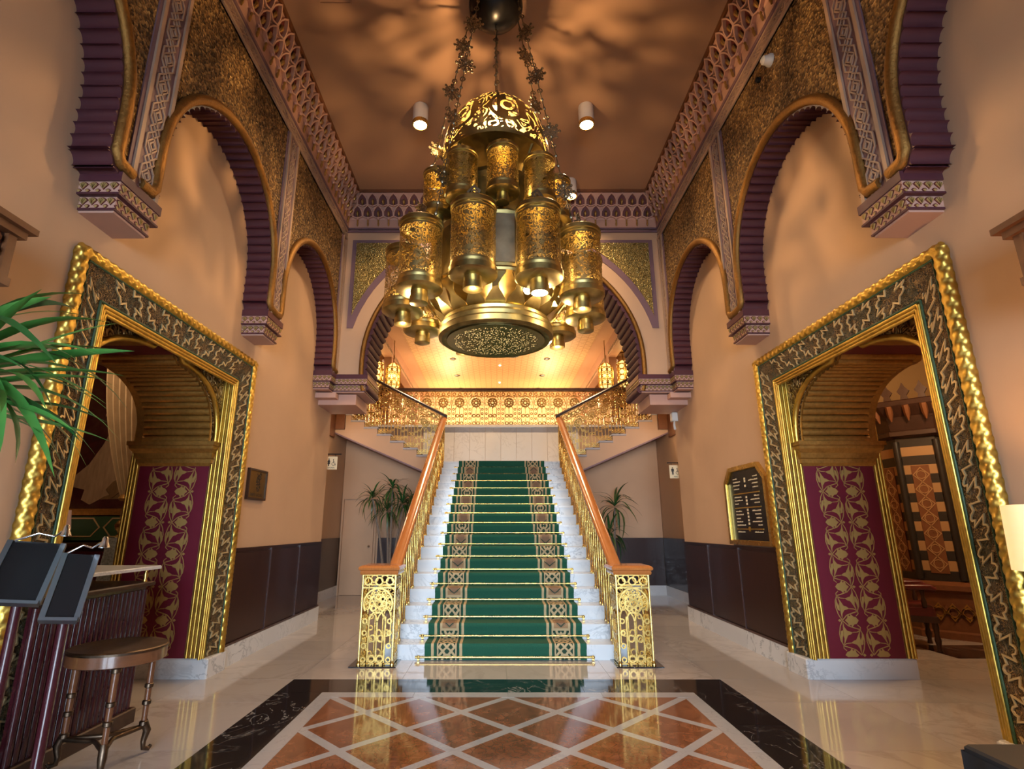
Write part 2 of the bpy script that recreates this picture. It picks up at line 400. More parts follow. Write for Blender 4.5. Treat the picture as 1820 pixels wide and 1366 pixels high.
def f_lattice_ceiling(t):
    x, y, z = t.sep(t.pos()); s = 5.0
    a = abs((x * s).frac() - 0.5); b = abs((y * s).frac() - 0.5)
    c = abs(((x + y) * s * 0.7071).frac() - 0.5); d = abs(((x - y) * s * 0.7071).frac() - 0.5)
    ln = (a < 0.035).max(b < 0.035).max(c < 0.04).max(d < 0.04)
    return {'Base Color': t.mix(ln, (0.55, 0.36, 0.19), (0.36, 0.21, 0.10)), 'Roughness': 0.5, 'Normal': t.bump(ln, 0.6, 0.02)}
mat('lattice_ceiling', fn=f_lattice_ceiling)
def f_panel_gold(t):
    p = t.pos(); v = t.vor(p, 16); n = t.noise(p, 24, 2, 0.5, 1.0); s = abs((v * 3.0).frac() - 0.5)
    col = t.ramp(s * 1.2 + n * 0.4, [(0.2, (0.13, 0.085, 0.02)), (0.6, (0.36, 0.26, 0.075)), (0.9, (0.55, 0.42, 0.16))])
    return {'Base Color': col, 'Metallic': 0.5, 'Roughness': 0.42, 'Normal': t.bump(s + n, 0.8, 0.02)}
mat('gold_relief', fn=f_panel_gold)
# ------------------------------------------------------------------ the setting
WL, SP, CZ, YB = 2.94, 2.68, 7.0, 8.34          # wall plane, arcade face, ceiling height, arch wall plane
PR = WL - SP
def side(s): return lambda y, z, d: (s * (WL - d), y, z)
SN = {-1: 'left', 1: 'right'}

# floor: bed, stone slabs, inlaid panel
floor = MB().box(-9.4, 9.4, -3.4, 12.6, -0.12, -0.022).build('floor', 'grey_marble'); tag(floor, 'polished marble floor of the entrance hall', kind='structure')
def slab(x0, x1, y0, y1, m, name='floor_slab', g=0.0012, z=0.0):
    MB().box(x0 + g, x1 - g, y0 + g, y1 - g, -0.022, z).build(name, m, floor)
xs = [-9.3, -7.2, -6.0, -4.8, -3.9, -2.94, -2.03]; ys = [-2.6, -1.5, -0.4, 0.7, 1.8, 2.9, 4.0, 5.0, 5.70]
for s in (-1, 1):
    for i in range(6):
        a, b = sorted((s * xs[i], s * xs[i + 1]))
        for j in range(8):
            if i < 3 and (ys[j + 1] < 1.5): continue
            slab(a, b, ys[j], ys[j + 1], 'beige_marble')
xs2 = [-9.3, -7.2, -6.0, -4.8, -3.9, -2.94, -2.0, -1.0, 0, 1.0, 2.0, 2.94, 3.9, 4.8, 6.0, 7.2, 9.3]; ys2 = [5.70, 6.46, 7.5, 8.6, 9.8, 11.0, 12.3]
for i in range(16):
    for j in range(6):
        if j > 0 and -1.1 < xs2[i] and xs2[i + 1] < 1.1 : continue
        if j > 3 and abs(xs2[i] + xs2[i + 1]) > 8: continue
        slab(xs2[i], xs2[i + 1], ys2[j], ys2[j + 1], 'beige_marble')
slab(-2.03, 2.03, -2.6, 0.10, 'beige_marble')
IY0, IY1 = 0.52, 5.14                                   # inlay field
BY0, BY1 = IY0 - 0.56, IY1 + 0.56
n = 6
for i in range(n):                                      # black marble border
    a = -2.03 + 4.06 * i / n
    slab(a, a + 4.06 / n, IY1 + 0.14, BY1, 'black_marble', 'border_slab'); slab(a, a + 4.06 / n, BY0 + 0.14, IY0 - 0.14, 'black_marble', 'border_slab')
for i in range(6):
    a = IY0 - 0.14 + (IY1 - IY0 + 0.28) * i / 6; b = a + (IY1 - IY0 + 0.28) / 6
    slab(-2.03, -1.63, a, b, 'black_marble', 'border_slab'); slab(1.63, 2.03, a, b, 'black_marble', 'border_slab')
for s in (-1, 1):                                       # white marble frame
    a, b = sorted((s * 1.63, s * 1.505)); 
    for i in range(4): slab(a, b, IY0 + 1.155 * i, IY0 + 1.155 * (i + 1), 'grey_marble', 'frame_slab')
for yy in (IY0 - 0.14, IY1):
    for i in range(4): slab(-1.63 + 0.815 * i, -1.63 + 0.815 * (i + 1), yy, yy + 0.14, 'grey_marble', 'frame_slab')
def clip(poly, ax, lim, keep_less):
    out = []
    for i in range(len(poly)):
        p, q = poly[i], poly[(i + 1) % len(poly)]
        ip = (p[ax] <= lim) if keep_less else (p[ax] >= lim); iq = (q[ax] <= lim) if keep_less else (q[ax] >= lim)
        if ip: out.append(p)
        if ip != iq:
            t = (lim - p[ax]) / (q[ax] - p[ax]); out.append(tuple(p[k] + (q[k] - p[k]) * t for k in (0, 1)))
    return out
DX, DY, SW = 0.375, 0.385, 0.036
for i in range(-4, 5):
    for j in range(0, 13):
        if (i + j) % 2 == 0: continue                   # tile centres: odd lattice
        cx, cyy = i * DX, IY1 - j * DY
        kx, ky = DX - SW * 1.41 * 0.98, DY - SW * 1.41
        p = [(cx - kx, cyy), (cx, cyy - ky), (cx + kx, cyy), (cx, cyy + ky)]
        for ax, lim, kl in ((0, -1.503, False), (0, 1.503, True), (1, IY0 + 0.002, False), (1, IY1 - 0.002, True)):
            p = clip(p, ax, lim, kl)
            if len(p) < 3: break
        if len(p) >= 3: MB().prism(p, ID, -0.022, 0.0).build('diamond_tile', 'russet_marble', floor)
MB().box(-1.505, 1.505, IY0, IY1, -0.022, -0.0008).build('inlay_strips', 'grey_marble', floor)

# ceiling
ceiling = MB().box(-3.94, 3.94, -3.2, 9.1, CZ, CZ + 0.12).build('ceiling', 'ceiling_paint'); tag(ceiling, 'tan plaster ceiling of the hall', kind='structure')
grille = MB()
fn = lambda u, v, w: (u, v, CZ - w)
grille.strip([(-2.05, 4.45), (-1.7, 4.45), (-1.7, 4.7), (-2.05, 4.7)], 0.02, fn, 0, 0.012, True)
grille.build('access_hatch', 'ceiling_paint', ceiling)

# side walls with the doorways
DY0, DY1, DZ = 3.64, 5.72, 3.0
walls = {}
for s in (-1, 1):
    f = side(s)
    poly = [(-2.6, 0), (DY0, 0), (DY0, DZ), (DY1, DZ), (DY1, 0), (9.1, 0), (9.1, CZ), (-2.6, CZ)]
    w = MB().prism(poly, f, 0.0, -1.0).build('wall_' + SN[s], 'plaster'); tag(w, 'tan plaster wall on the %s side of the hall' % SN[s], kind='structure'); walls[s] = w

def arch_path(yc, a=1.01, z0=4.2, zb=3.72, n=22, rise=1.0, flare=0.135):
    L = [(yc - a - flare, zb), (yc - a - flare * 0.35, zb + 0.05), (yc - a, zb + 0.13), (yc - a, (zb + 0.13 + z0) / 2)]
    A = [(yc - a * math.cos(PI * i / n), z0 + a * rise * math.sin(PI * i / n)) for i in range(n + 1)]
    return L + A + [(2 * yc - y, z) for y, z in reversed(L)]
def resample(path, ds):
    out = []; acc = ds / 2; 
    for (a, b), (c, d) in zip(path, path[1:]):
        L = math.hypot(c - a, d - b)
        while acc <= L:
            t = acc / L; out.append(((a + (c - a) * t, b + (d - b) * t), ((c - a) / L, (d - b) / L))); acc += ds
        acc -= L
    return out
def rib_mesh(name, w, bulge, depth, m, n=6, concave=False):
    b = MB()
    if concave: prof = [(-w / 2 * math.cos(PI * i / n), bulge * (1 - math.sin(PI * i / n)) ** 1.2 + 0.004) for i in range(n + 1)]
    else: prof = [(-w / 2 * math.cos(PI * i / n), bulge * math.sin(PI * i / n) ** 0.8) for i in range(n + 1)]
    prof = [(-w / 2, -0.03)] + prof + [(w / 2, -0.03)]
    b.loft([[(u, 0, v) for u, v in prof], [(u, depth, v) for u, v in prof]], caps=True)
    return b.mesh(name, m, 50)
RIB = rib_mesh('rib', 0.097, 0.034, PR + 0.005, 'burgundy_paint', 8, True)
ARCH = [2.08, 4.61, 7.05]
def offset(path, k):        # shift a path outwards (away from the opening), path runs near bottom -> top -> far bottom
    out = []
    for i in range(len(path)):
        a = path[max(0, i - 1)]; b = path[min(len(path) - 1, i + 1)]; dx, dy = b[0] - a[0], b[1] - a[1]; L = math.hypot(dx, dy)
        out.append((path[i][0] - dy / L * k, path[i][1] + dx / L * k))
    return out
def interlace(b, fn, L, half, w0, w1, period=0.26, wd=0.011):
    k = max(1, round(L / period)); p = L / k
    zig = lambda sg, ph: [((-1) ** (i + ph) * sg * half * 0.8, i * p / 2) for i in range(2 * k + 1)]
    for ph in (0, 1):
        b.strip(zig(1, ph), wd, fn, w0, w1)
    for i in range(k):
        c = (i + 0.5) * p if True else 0
        hx = [(0, c - 0.48 * p), (half, c - 0.22 * p), (half, c + 0.22 * p), (0, c + 0.48 * p), (-half, c + 0.22 * p), (-half, c - 0.22 * p)]
        b.strip(hx, wd, fn, w0 + 0.0005, w1 + 0.002, True)
        b.strip([(half * 0.45, c), (0, c + 0.13 * p), (-half * 0.45, c), (0, c - 0.13 * p)], wd, fn, w0 + 0.0005, w1 + 0.003, True)
for s in (-1, 1):
    f = side(s); side_word = SN[s]
    tr = struct('trim_%d' % (1 if s < 0 else 2), 'gold mosaic blind arcade with burgundy ribbed arches on the %s wall' % side_word)
    poly = [(-2.6, 3.72)]
    for yc in ARCH: poly += arch_path(yc)
    poly += [(YB, 3.72), (YB, CZ), (-2.6, CZ)]
    MB().prism(poly, f, 0.002, PR).build('spandrel', 'gold_mosaic', tr)
    for yc in ARCH:
        path = arch_path(yc)
        for (y, z), (ty, tz) in resample(path, 0.097):
            if yc < 3 and y < 1.9: continue
            t = Vector((0, ty, tz)); nrm = Vector((0, tz, -ty)); dep = Vector((-s, 0, 0))
            put('rib', RIB, tr, basis(t, dep, nrm, (s * WL, y, z)))
        rim = offset(path, 0.05)
        rim = [(rim[0][0] - 0.05, rim[0][1] + 0.03)] + rim[1:-1] + [(rim[-1][0] + 0.05, rim[-1][1] + 0.03)]
        rb = MB().tube([f(y, z, PR + 0.012) for y, z in rim], 0.046, 8); rb.build('rim_moulding', 'ochre_rim', tr, 60)
    # pilaster strips between the arches and the frieze band above
    for y0, y1, zb in ((3.25, 3.60, 3.72), (5.67, 6.02, 3.72), (8.10, 8.34, 3.72)):
        MB().prism([(y0, zb), (y1, zb), (y1, 6.15), (y0, 6.15)], f, PR - 0.01, PR + 0.012).build('strip_panel', 'plum_paint', tr)
        w = y1 - y0
        for yy in (y0 + 0.055, y1 - 0.03):
            MB().prism([(yy - 0.018, zb), (yy + 0.018, zb), (yy + 0.018, 6.19), (yy - 0.018, 6.19)], f, PR, PR + 0.03).build('strip_moulding', 'cream_paint', tr)
        b = MB(); yc = (y0 + 0.055 + y1 - 0.03) / 2
        interlace(b, lambda u, v, d: f(yc + u, zb + 0.03 + v, d), 6.15 - zb - 0.06, min(0.075, w * 0.2), PR + 0.012, PR + 0.022)
        tag(b.build('interlace', 'cream_paint', tr), kind='stuff')
    band = lambda z0, z1, d0, d1, nm, m: MB().prism([(-2.6, z0), (YB, z0), (YB, z1), (-2.6, z1)], f, d0, d1).build(nm, m, tr)
    band(6.15, 6.38, PR - 0.01, PR + 0.014, 'frieze_panel', 'plum_paint')
    band(6.15, 6.185, PR, PR + 0.032, 'frieze_moulding', 'cream_paint'); band(6.335, 6.375, PR, PR + 0.040, 'frieze_moulding', 'plum_paint'); band(6.305, 6.33, PR, PR + 0.03, 'frieze_moulding', 'cream_paint')
    b = MB(); interlace(b, lambda u, v, d: f(0.5 + v, 6.247 + u, d), YB - 0.5, 0.042, PR + 0.014, PR + 0.022, 0.22, 0.009)
    tag(b.build('interlace', 'cream_paint', tr), kind='stuff')

# corbels that carry the arcade
def fan(r, n=7): return [(0, -r * 0.75)] + [(r * math.sin(-1.15 + 2.3 * k / (n - 1)), r * 0.9 * math.cos(-1.15 + 2.3 * k / (n - 1))) for k in range(n)]
def shells(b, ex, ez, org, L, z):
    k = max(2, int(L / 0.062)); ex, ez, og = Vector(ex), Vector(ez), Vector(org)
    for i in range(k):
        for c, dz, r, w, m in (((i + 0.5) * L / k, 0.004, 0.036, 0.005, 0), ((i + 0.5) * L / k, 0.004, 0.028, 0.011, 1), (i * L / k, -0.034, 0.020, 0.006, 0), (i * L / k, -0.036, 0.013, 0.010, 1)):
            if i == 0 and c == 0: c = 0.012
            o = og + ex * c + ez * (z + dz); b.cur = m
            b.prism(fan(r, 7 if r > 0.02 else 5), lambda u, v, q, o=o: tuple(o + ex * u + ez * v + Vector(ORI) * q), -0.004, w)
        b.cur = 2; c = (i + 0.5) * L / k
        for a in (-0.6, 0.0, 0.6):
            o = og + ex * c + ez * (z + 0.004); b.bar((0, -0.016), (0.024 * math.sin(a), 0.022 * math.cos(a)), 0.004, lambda u, v, q, o=o: tuple(o + ex * u + ez * v + Vector(ORI) * q), 0.008, 0.0125)
def corbel(par, x0, x1, y0, y1, faces, zt=3.75, name='corbel'):
    """faces: list of (ex, out, origin, length) for rows of shells; box grows towards the top"""
    global ORI
    b = MB(); 
    def tier(k, z0, z1, m):
        b.cur = m; b.box(x0 + (k if x0 < 0 and abs(x0) < abs(x1) or x0 > 0 and abs(x0) < abs(x1) else 0) * 1, x1 - (k if abs(x1) < abs(x0) else 0), y0 + k, y1 - (k if faces.get('far', True) else 0), z0, z1)
    tier(-0.012, zt - 0.07, zt, 1); tier(0.0, zt - 0.155, zt - 0.07, 0); tier(-0.008, zt - 0.17, zt - 0.155, 1)
    tier(0.03, zt - 0.255, zt - 0.17, 0); tier(0.025, zt - 0.27, zt - 0.255, 1); tier(0.04, zt - 0.285, zt - 0.27, 0)
    c = b.build(name, ['pink_stone', 'burgundy_paint'], par)
    r = MB()
    for k, z in ((0.0, zt - 0.112), (0.03, zt - 0.212)):
        inner = x0 if abs(x0) < abs(x1) else x1; outer = x1 if inner == x0 else x0; sg = 1 if inner > 0 else -1
        xi = inner + sg * k
        ORI = Vector((0, -1, 0)); shells(r, Vector((1, 0, 0)), Vector((0, 0, 1)), (min(xi, outer), y0 + k, 0), abs(outer - xi), z)
        ORI = Vector((-sg, 0, 0)); shells(r, Vector((0, 1, 0)), Vector((0, 0, 1)), (xi, y0 + k, 0), y1 - y0 - k * (2 if faces.get('far', True) else 1), z)
    tag(r.build('shell_carving', ['oxblood_paint', 'shell_gold', 'dull_brass'], c), kind='stuff')
for s in (-1, 1):
    par = bpy.data.objects['trim_%d' % (1 if s < 0 else 2)]
    for y0, y1 in ((3.21, 3.63), (5.64, 6.05), (8.06, 8.40)):
        a, b_ = sorted((s * (SP - 0.02), s * WL)); corbel(par, a, b_, y0, y1, {})

# arch wall across the end of the hall
BA, BZ0 = 2.23, 4.0
def back_path():
    L = [(-BA + 0.05, 3.50), (-BA + 0.012, 3.66), (-BA, 3.82)]
    A = [(-BA * math.cos(PI * i / 40), BZ0 + 2.06 * math.sin(PI * i / 40)) for i in range(41)]
    return L + A + [(-x, z) for x, z in reversed(L)]
bp = back_path(); fb = lambda x, z, d: (x, YB - d, z)
wall_back = MB().prism([(-2.94, 3.50)] + bp + [(2.94, 3.50), (2.94, CZ), (-2.94, CZ)], fb, 0.0, -0.76).build('wall_back', 'plaster')
tag(wall_back, 'tan arch wall that spans the end of the hall', kind='structure')
RIBB = rib_mesh('rib', 0.118, 0.05, 0.78, 'burgundy_matte', 8)
for (x, z), (tx, tz) in resample(bp, 0.118):
    put('rib', RIBB, wall_back, basis(Vector((tx, 0, tz)), Vector((0, 1, 0)), Vector((tz, 0, -tx)), (x, YB - 0.004, z)))
MB().tube([fb(x, z, 0.01) for x, z in offset(bp, 0.045)], 0.04, 8).build('rim_moulding', 'ochre_rim', wall_back, 60)
# gold spandrel fields with their plum borders
o1 = [(x, z) for x, z in offset(bp, 0.30) if z > 4.45 and x < -0.55 and z < 6.15]; o2 = [(x, z) for x, z in offset(bp, 0.40) if z > 4.75 and x < -0.62 and z < 6.08]
for s in (-1, 1):
    outer = [(-2.56, o1[0][1])] + [(-2.56, 6.16), (o1[-1][0], 6.16)] + list(reversed(o1))
    inner = [(-2.49, o2[0][1] + 0.1)] + [(-2.49, 6.10), (o2[-1][0], 6.10)] + list(reversed(o2))
    m = lambda P: [(s * -x, z) for x, z in P]
    MB().prism(m(outer), fb, 0.0, 0.012).build('spandrel_border', 'plum_paint', wall_back)
    MB().prism(m(inner), fb, 0.0, 0.020).build('spandrel_field', 'gold_relief', wall_back)
for z0, z1, d, m in ((6.30, 6.335, 0.03, 'plum_paint'), (6.355, 6.38, 0.035, 'plum_paint')):
    MB().box(-2.68, 2.68, YB - d, YB, z0, z1).build('wall_moulding', m, wall_back)
for s in (-1, 1):
    a, b_ = sorted((s * 2.16, s * 2.70))
    corbel(wall_back, a, b_, YB - 0.06, 9.12, {'far': False})
    a, b_ = sorted((s * 2.34, s * 2.94)); MB().box(a, b_, YB + 0.05, 9.12, 3.28, 3.45).build('corbel_block', 'pink_stone', wall_back)
    a, b_ = sorted((s * 2.62, s * 2.94)); MB().box(a, b_, YB - 0.12, 8.6, 3.36, 3.44).build('corbel_block', 'pink_stone', wall_back)

# muqarnas cornice
def niche_mesh(drop):
    b = MB(); W, H = 0.082, 0.205
    prof = [(-W, 0.02), (-W, 0.06), (-W * 0.95, 0.10), (-W * 0.6, 0.155), (0, H), (W * 0.6, 0.155), (W * 0.95, 0.10), (W, 0.06), (W, 0.02), (W * 0.45, 0.0), (0, -0.012), (-W * 0.45, 0.0)]
    b.cur = 1; b.prism([(x * 0.92, y * 0.93 + 0.008) for x, y in prof], ID, 0.0, 0.006)
    b.cur = 0; b.strip(prof, 0.017, ID, 0.0, 0.05, True)
    b.cur = 2; b.tube([(0, 0.012, 0.012), (0, 0.035, 0.03), (0, 0.07, 0.034), (0, 0.10, 0.022), (0, 0.12, 0.01)], [0.006, 0.018, 0.026, 0.016, 0.004], 6)
    if drop:
        b.cur = 0; b.tube([(0, 0.0, 0.02), (0, -0.045, 0.040)], [0.028, 0.016], 6)
        b.cur = 2; b.tube([(0, -0.04, 0.042), (0, -0.06, 0.046), (0, -0.075, 0.05), (0, -0.10, 0.055), (0, -0.125, 0.06), (0, -0.15, 0.068)], [0.012, 0.016, 0.010, 0.017, 0.015, 0.008], 6)
    return b.mesh('niche', ['pink_stone', 'oxblood_paint', 'old_gold'], 50)
NI, NID = niche_mesh(False), niche_mesh(True)
CPROF = [(0.0, 6.38), (0.035, 6.385), (0.035, 6.53), (0.20, 6.955), (0.20, CZ), (0.0, CZ)]
sl = math.hypot(0.165, 0.425); sv = (0.165 / sl, 0.425 / sl)
def cornice(name, org, along, out, L, label, k0=0):
    along, out = Vector(along), Vector(out); up = Vector((0, 0, 1)); org = Vector(org)
    tr = struct(name, label)
    b = MB(); rings = [[tuple(org + along * a + out * d + up * z) for d, z in CPROF] for a in (0, L)]
    b.loft(rings, caps=True).build('cove', 'pink_stone', tr)
    b = MB(); rings = [[tuple(org + along * a + out * d + up * z) for d, z in ((0.17, 6.955), (0.225, 6.955), (0.235, CZ), (0.17, CZ))] for a in (0, L)]
    b.loft(rings, caps=True).build('crown_fillet', 'brown_wood', tr)
    ev = out * sv[0] + up * sv[1]; ew = (out * sv[1] - up * sv[0]); n = round((L - 0.2) / 0.178); p = (L - 0.2) / n
    for i in range(n):
        for row in (0, 1):
            if row and i == n - 1: continue
            a = 0.1 + (i + 0.5 + 0.5 * row) * p
            if a < k0: continue
            o = org + along * a + out * 0.035 + up * 6.53 + ev * (0.035 + 0.20 * row)
            put('niche', NI if row else NID, tr, basis(along, ev, ew, o))
for s in (-1, 1):
    cornice('trim_%d' % (3 if s < 0 else 4), (s * SP, -2.6, 0), (0, 1, 0), (-s, 0, 0), YB + 2.6, 'pink stalactite cornice along the %s wall' % SN[s], 4.6)
cornice('trim_5', (-SP, YB, 0), (1, 0, 0), (0, -1, 0), 2 * SP, 'pink stalactite cornice above the end arch')

# dado panelling and marble plinths
def dado(s, y0, y1, n, par):
    f = side(s)
    MB().prism([(y0, 0.2), (y1, 0.2), (y1, 1.17), (y0, 1.17)], f, 0.0, 0.012).build('dado_board', 'dado_wood', par)
    MB().prism([(y0, 1.155), (y1, 1.155), (y1, 1.18), (y0, 1.18)], f, 0.0, 0.028).build('dado_rail', 'dado_wood', par)
    for i in range(n):
        a = y0 + (y1 - y0) * i / n; b = y0 + (y1 - y0) * (i + 1) / n
        MB().prism([(a + 0.022, 0.235), (b - 0.022, 0.235), (b - 0.022, 1.13), (a + 0.022, 1.13)], f, 0.0, 0.022).build('dado_panel', 'dado_wood', par)
        if i: MB().prism([(a - 0.01, 0.22), (a + 0.01, 0.22), (a + 0.01, 1.155), (a - 0.01, 1.155)], f, 0.0, 0.03).build('dado_bead', 'dado_ridge', par)
    MB().prism([(y0, 0.20), (y1, 0.20), (y1, 0.222), (y0, 0.222)], f, 0.0, 0.035).build('dado_bead', 'dado_ridge', par)
for s in (-1, 1):
    dado(s, 6.06, 9.1, 3, walls[s]); dado(s, -2.6, 3.25, 4, walls[s])
    f = side(s); bb = struct('baseboard_' + SN[s], 'white marble skirting of the %s wall' % SN[s])
    for a, b in ((6.02, 7.05), (7.05, 8.1), (8.1, 9.12), (-2.6, -1.2), (-1.2, 0.6), (0.6, 2.0), (2.0, 3.27)):
        MB().prism([(a + 0.001, 0), (b - 0.001, 0), (b - 0.001, 0.2), (a + 0.001, 0.2)], f, 0.0, 0.04).build('skirting_slab', 'white_marble', bb)

# recesses beside the stair: return walls, back wall under the side flights
for s in (-1, 1):
    k = 6 if s < 0 else 7
    a, b = sorted((s * 3.55, s * 3.94))
    w = MB().prism([(9.1, 0), (12.5, 0), (12.5, 3.48), (11.33, 3.48), (11.33, 3.62), (9.1, 3.62)], lambda u, v, q: (q, u, v), a, b).build('wall_recess_' + SN[s], 'plaster'); tag(w, 'plaster return wall of the %s recess beside the stair' % SN[s], kind='structure')
    x = s * 3.55
    a, b = sorted((x, x - s * 0.02)); MB().box(a, b, 9.12, 12.28, 0.2, 1.18).build('dado_board', 'dado_wood', w)
    a, b = sorted((x, x - s * 0.035)); MB().box(a, b, 9.12, 12.28, 0.0, 0.2).build('skirting_slab', 'white_marble', w)
    w2 = MB().prism([(s * x_, z_) for x_, z_ in [(1.36, 0), (3.54, 0), (3.54, 3.35), (1.36, 2.38)]], lambda u, v, q: (u, q, v), 12.3, 12.5).build('wall_under_stair_' + SN[s], 'plaster'); tag(w2, 'plaster wall below the %s upper stair flight' % SN[s], kind='structure')
    if s < 0: segs = [(-2.70, -1.25, True)]
    else: segs = [(1.25, 2.40, True), (2.40, 3.53, True)]
    for a, b, _ in segs: MB().box(a + 0.005, b - 0.005, 12.27, 12.3, 0.2, 1.18).build('dado_panel', 'dado_wood', w2)
    for a, b in ([(-2.72, -1.25)] if s < 0 else [(1.25, 2.4), (2.4, 3.53)]): MB().box(a, b, 12.25, 12.3, 0, 0.2).build('skirting_slab', 'white_marble', w2)
door = MB().box(-3.46, -2.80, 12.262, 12.3, 0.005, 1.98).build('door_3', 'plaster'); tag(door, 'flush plaster-coloured service door under the left stair flight', kind='structure')
MB().sphere((-2.88, 12.235, 1.0), 0.03, 8, 6).build('door_knob', 'chrome', door)
for pts in ([(-3.50, 0), (-3.50, 2.02), (-2.76, 2.02), (-2.76, 0)],):
    MB().strip(pts, 0.03, lambda u, v, w: (u, 12.3 - w, v), 0, 0.045).build('door_frame', 'plaster', door)
# entrance wall behind the viewer, with glazed doors that let the daylight in
fw = lambda x, z, d: (x, -2.6 - d, z)
wf = MB().prism([(-3.94, 0), (-2.1, 0), (-2.1, 3.25), (2.1, 3.25), (2.1, 0), (3.94, 0), (3.94, CZ), (-3.94, CZ)], fw, 0, 0.4).build('wall_front', 'plaster'); tag(wf, 'entrance wall behind the viewer', kind='structure')
wn = struct('window_1', 'brass-framed entrance opening behind the viewer')
for i in range(5):
    x = -2.1 + 1.05 * i; MB().box(max(-2.1, x - 0.04), min(2.1, x + 0.04), -2.85, -2.78, 0, 3.25).build('door_stile', 'brass', wn)
for z in (0.0, 2.3, 3.17): MB().box(-2.1, 2.1, -2.85, -2.78, z, z + 0.08).build('door_rail', 'brass', wn)
# ------------------------------------------------------------------ carved portals
def rope(b, p0, p1, r=0.052, k=1.5, pitch=0.085):
    """plaited moulding: two opposed helices of raised diamonds"""
    p0, p1 = Vector(p0), Vector(p1); d = p1 - p0; L = d.length; d.normalize()
    x = d.orthogonal().normalized(); y = d.cross(x); n = max(8, int(L / 0.0085)); rings = []
    for i in range(n + 1):
        t = L * i / n; ring = []
        for j in range(22):
            a = 2 * PI * j / 22; h = PI * t / pitch
            q = abs(math.sin(2 * a + h)) ** 0.6 * abs(math.sin(2 * a - h)) ** 0.6
            rr = r * (0.80 + 0.22 * q); ring.append(tuple(p0 + d * t + x * (rr * math.cos(a)) + y * (rr * math.sin(a))))
        rings.append(ring)
    return b.loft(rings, caps=True)
HALF = [(0, .66), (.22, .74), (.10, .28), (.24, .34), (.275, .21), (.36, .15), (.445, .21), (.48, .34)]
def zig(L, p):
    k = max(1, round(L / p)); p = L / k; pts = []
    for i in range(2 * k):
        for u, v in HALF[:-1]: pts.append(((i / 2 + u) * p, v if i % 2 == 0 else 1 - v))
    return pts
def stencil(b, fn, L, w0, w1):
    """paired vines with blossoms, trumpet leaves and tear drops; local u about +-0.26, v 0..L"""
    P = 0.31; k = int(L / P) + 1
    flower = [(.045, 0), (.02, .022), (.012, .05), (-.012, .038), (-.018, .062), (-.04, .036), (-.066, .03), (-.09, 0), (-.066, -.03), (-.04, -.036), (-.018, -.062), (-.012, -.038), (.012, -.05), (.02, -.022)]
    trump = [(.068, .012), (.060, .06), (.038, .092), (-.015, .108), (.012, .128), (.036, .134), (.052, .160), (.088, .225), (.074, .165), (.080, .128), (.074, .06)]
    drop = [(.072, .100), (.084, .088), (.100, .098), (.110, .150), (.100, .205), (.094, .160), (.078, .128)]
    for col in (-1, 1):
        for i in range(k):
            sg = 1 if (i % 2 == 0) else -1; v0 = 0.02 + i * P
            m = lambda Q, sg=sg, v0=v0, col=col: [(col * (-.128 + sg * u), v0 + v) for u, v in Q if True]
            rf = lambda Q: [(-u, P - v) for u, v in Q]
            def pr(Q):
                Q = [(u, min(max(v, 0.004), L - 0.004)) for u, v in m(Q)]
                if max(v for _, v in Q) - min(v for _, v in Q) > 0.01: b.prism(Q, fn, w0, w1)
            def st(Q, wd=.0085):
                Q = [(u, v) for u, v in m(Q) if 0.0 < v < L]
                if len(Q) > 1: b.strip(Q, wd, fn, w0, w1)
            pr(flower); pr([(.078, 0), (.095, .014), (.112, 0), (.095, -.014)])
            for T in (lambda Q: Q, rf):
                pr(T(trump)); pr(T(drop))
                st(T([(.07, 0), (.10, .055), (.116, .12), (.112, .18), (.088, .228), (.03, .245), (-.02, .262), (-.07, P)]))
                st(T([(-.015, .108), (-.06, .104), (-.092, .086), (-.095, .062), (-.070, .040)]), .007)
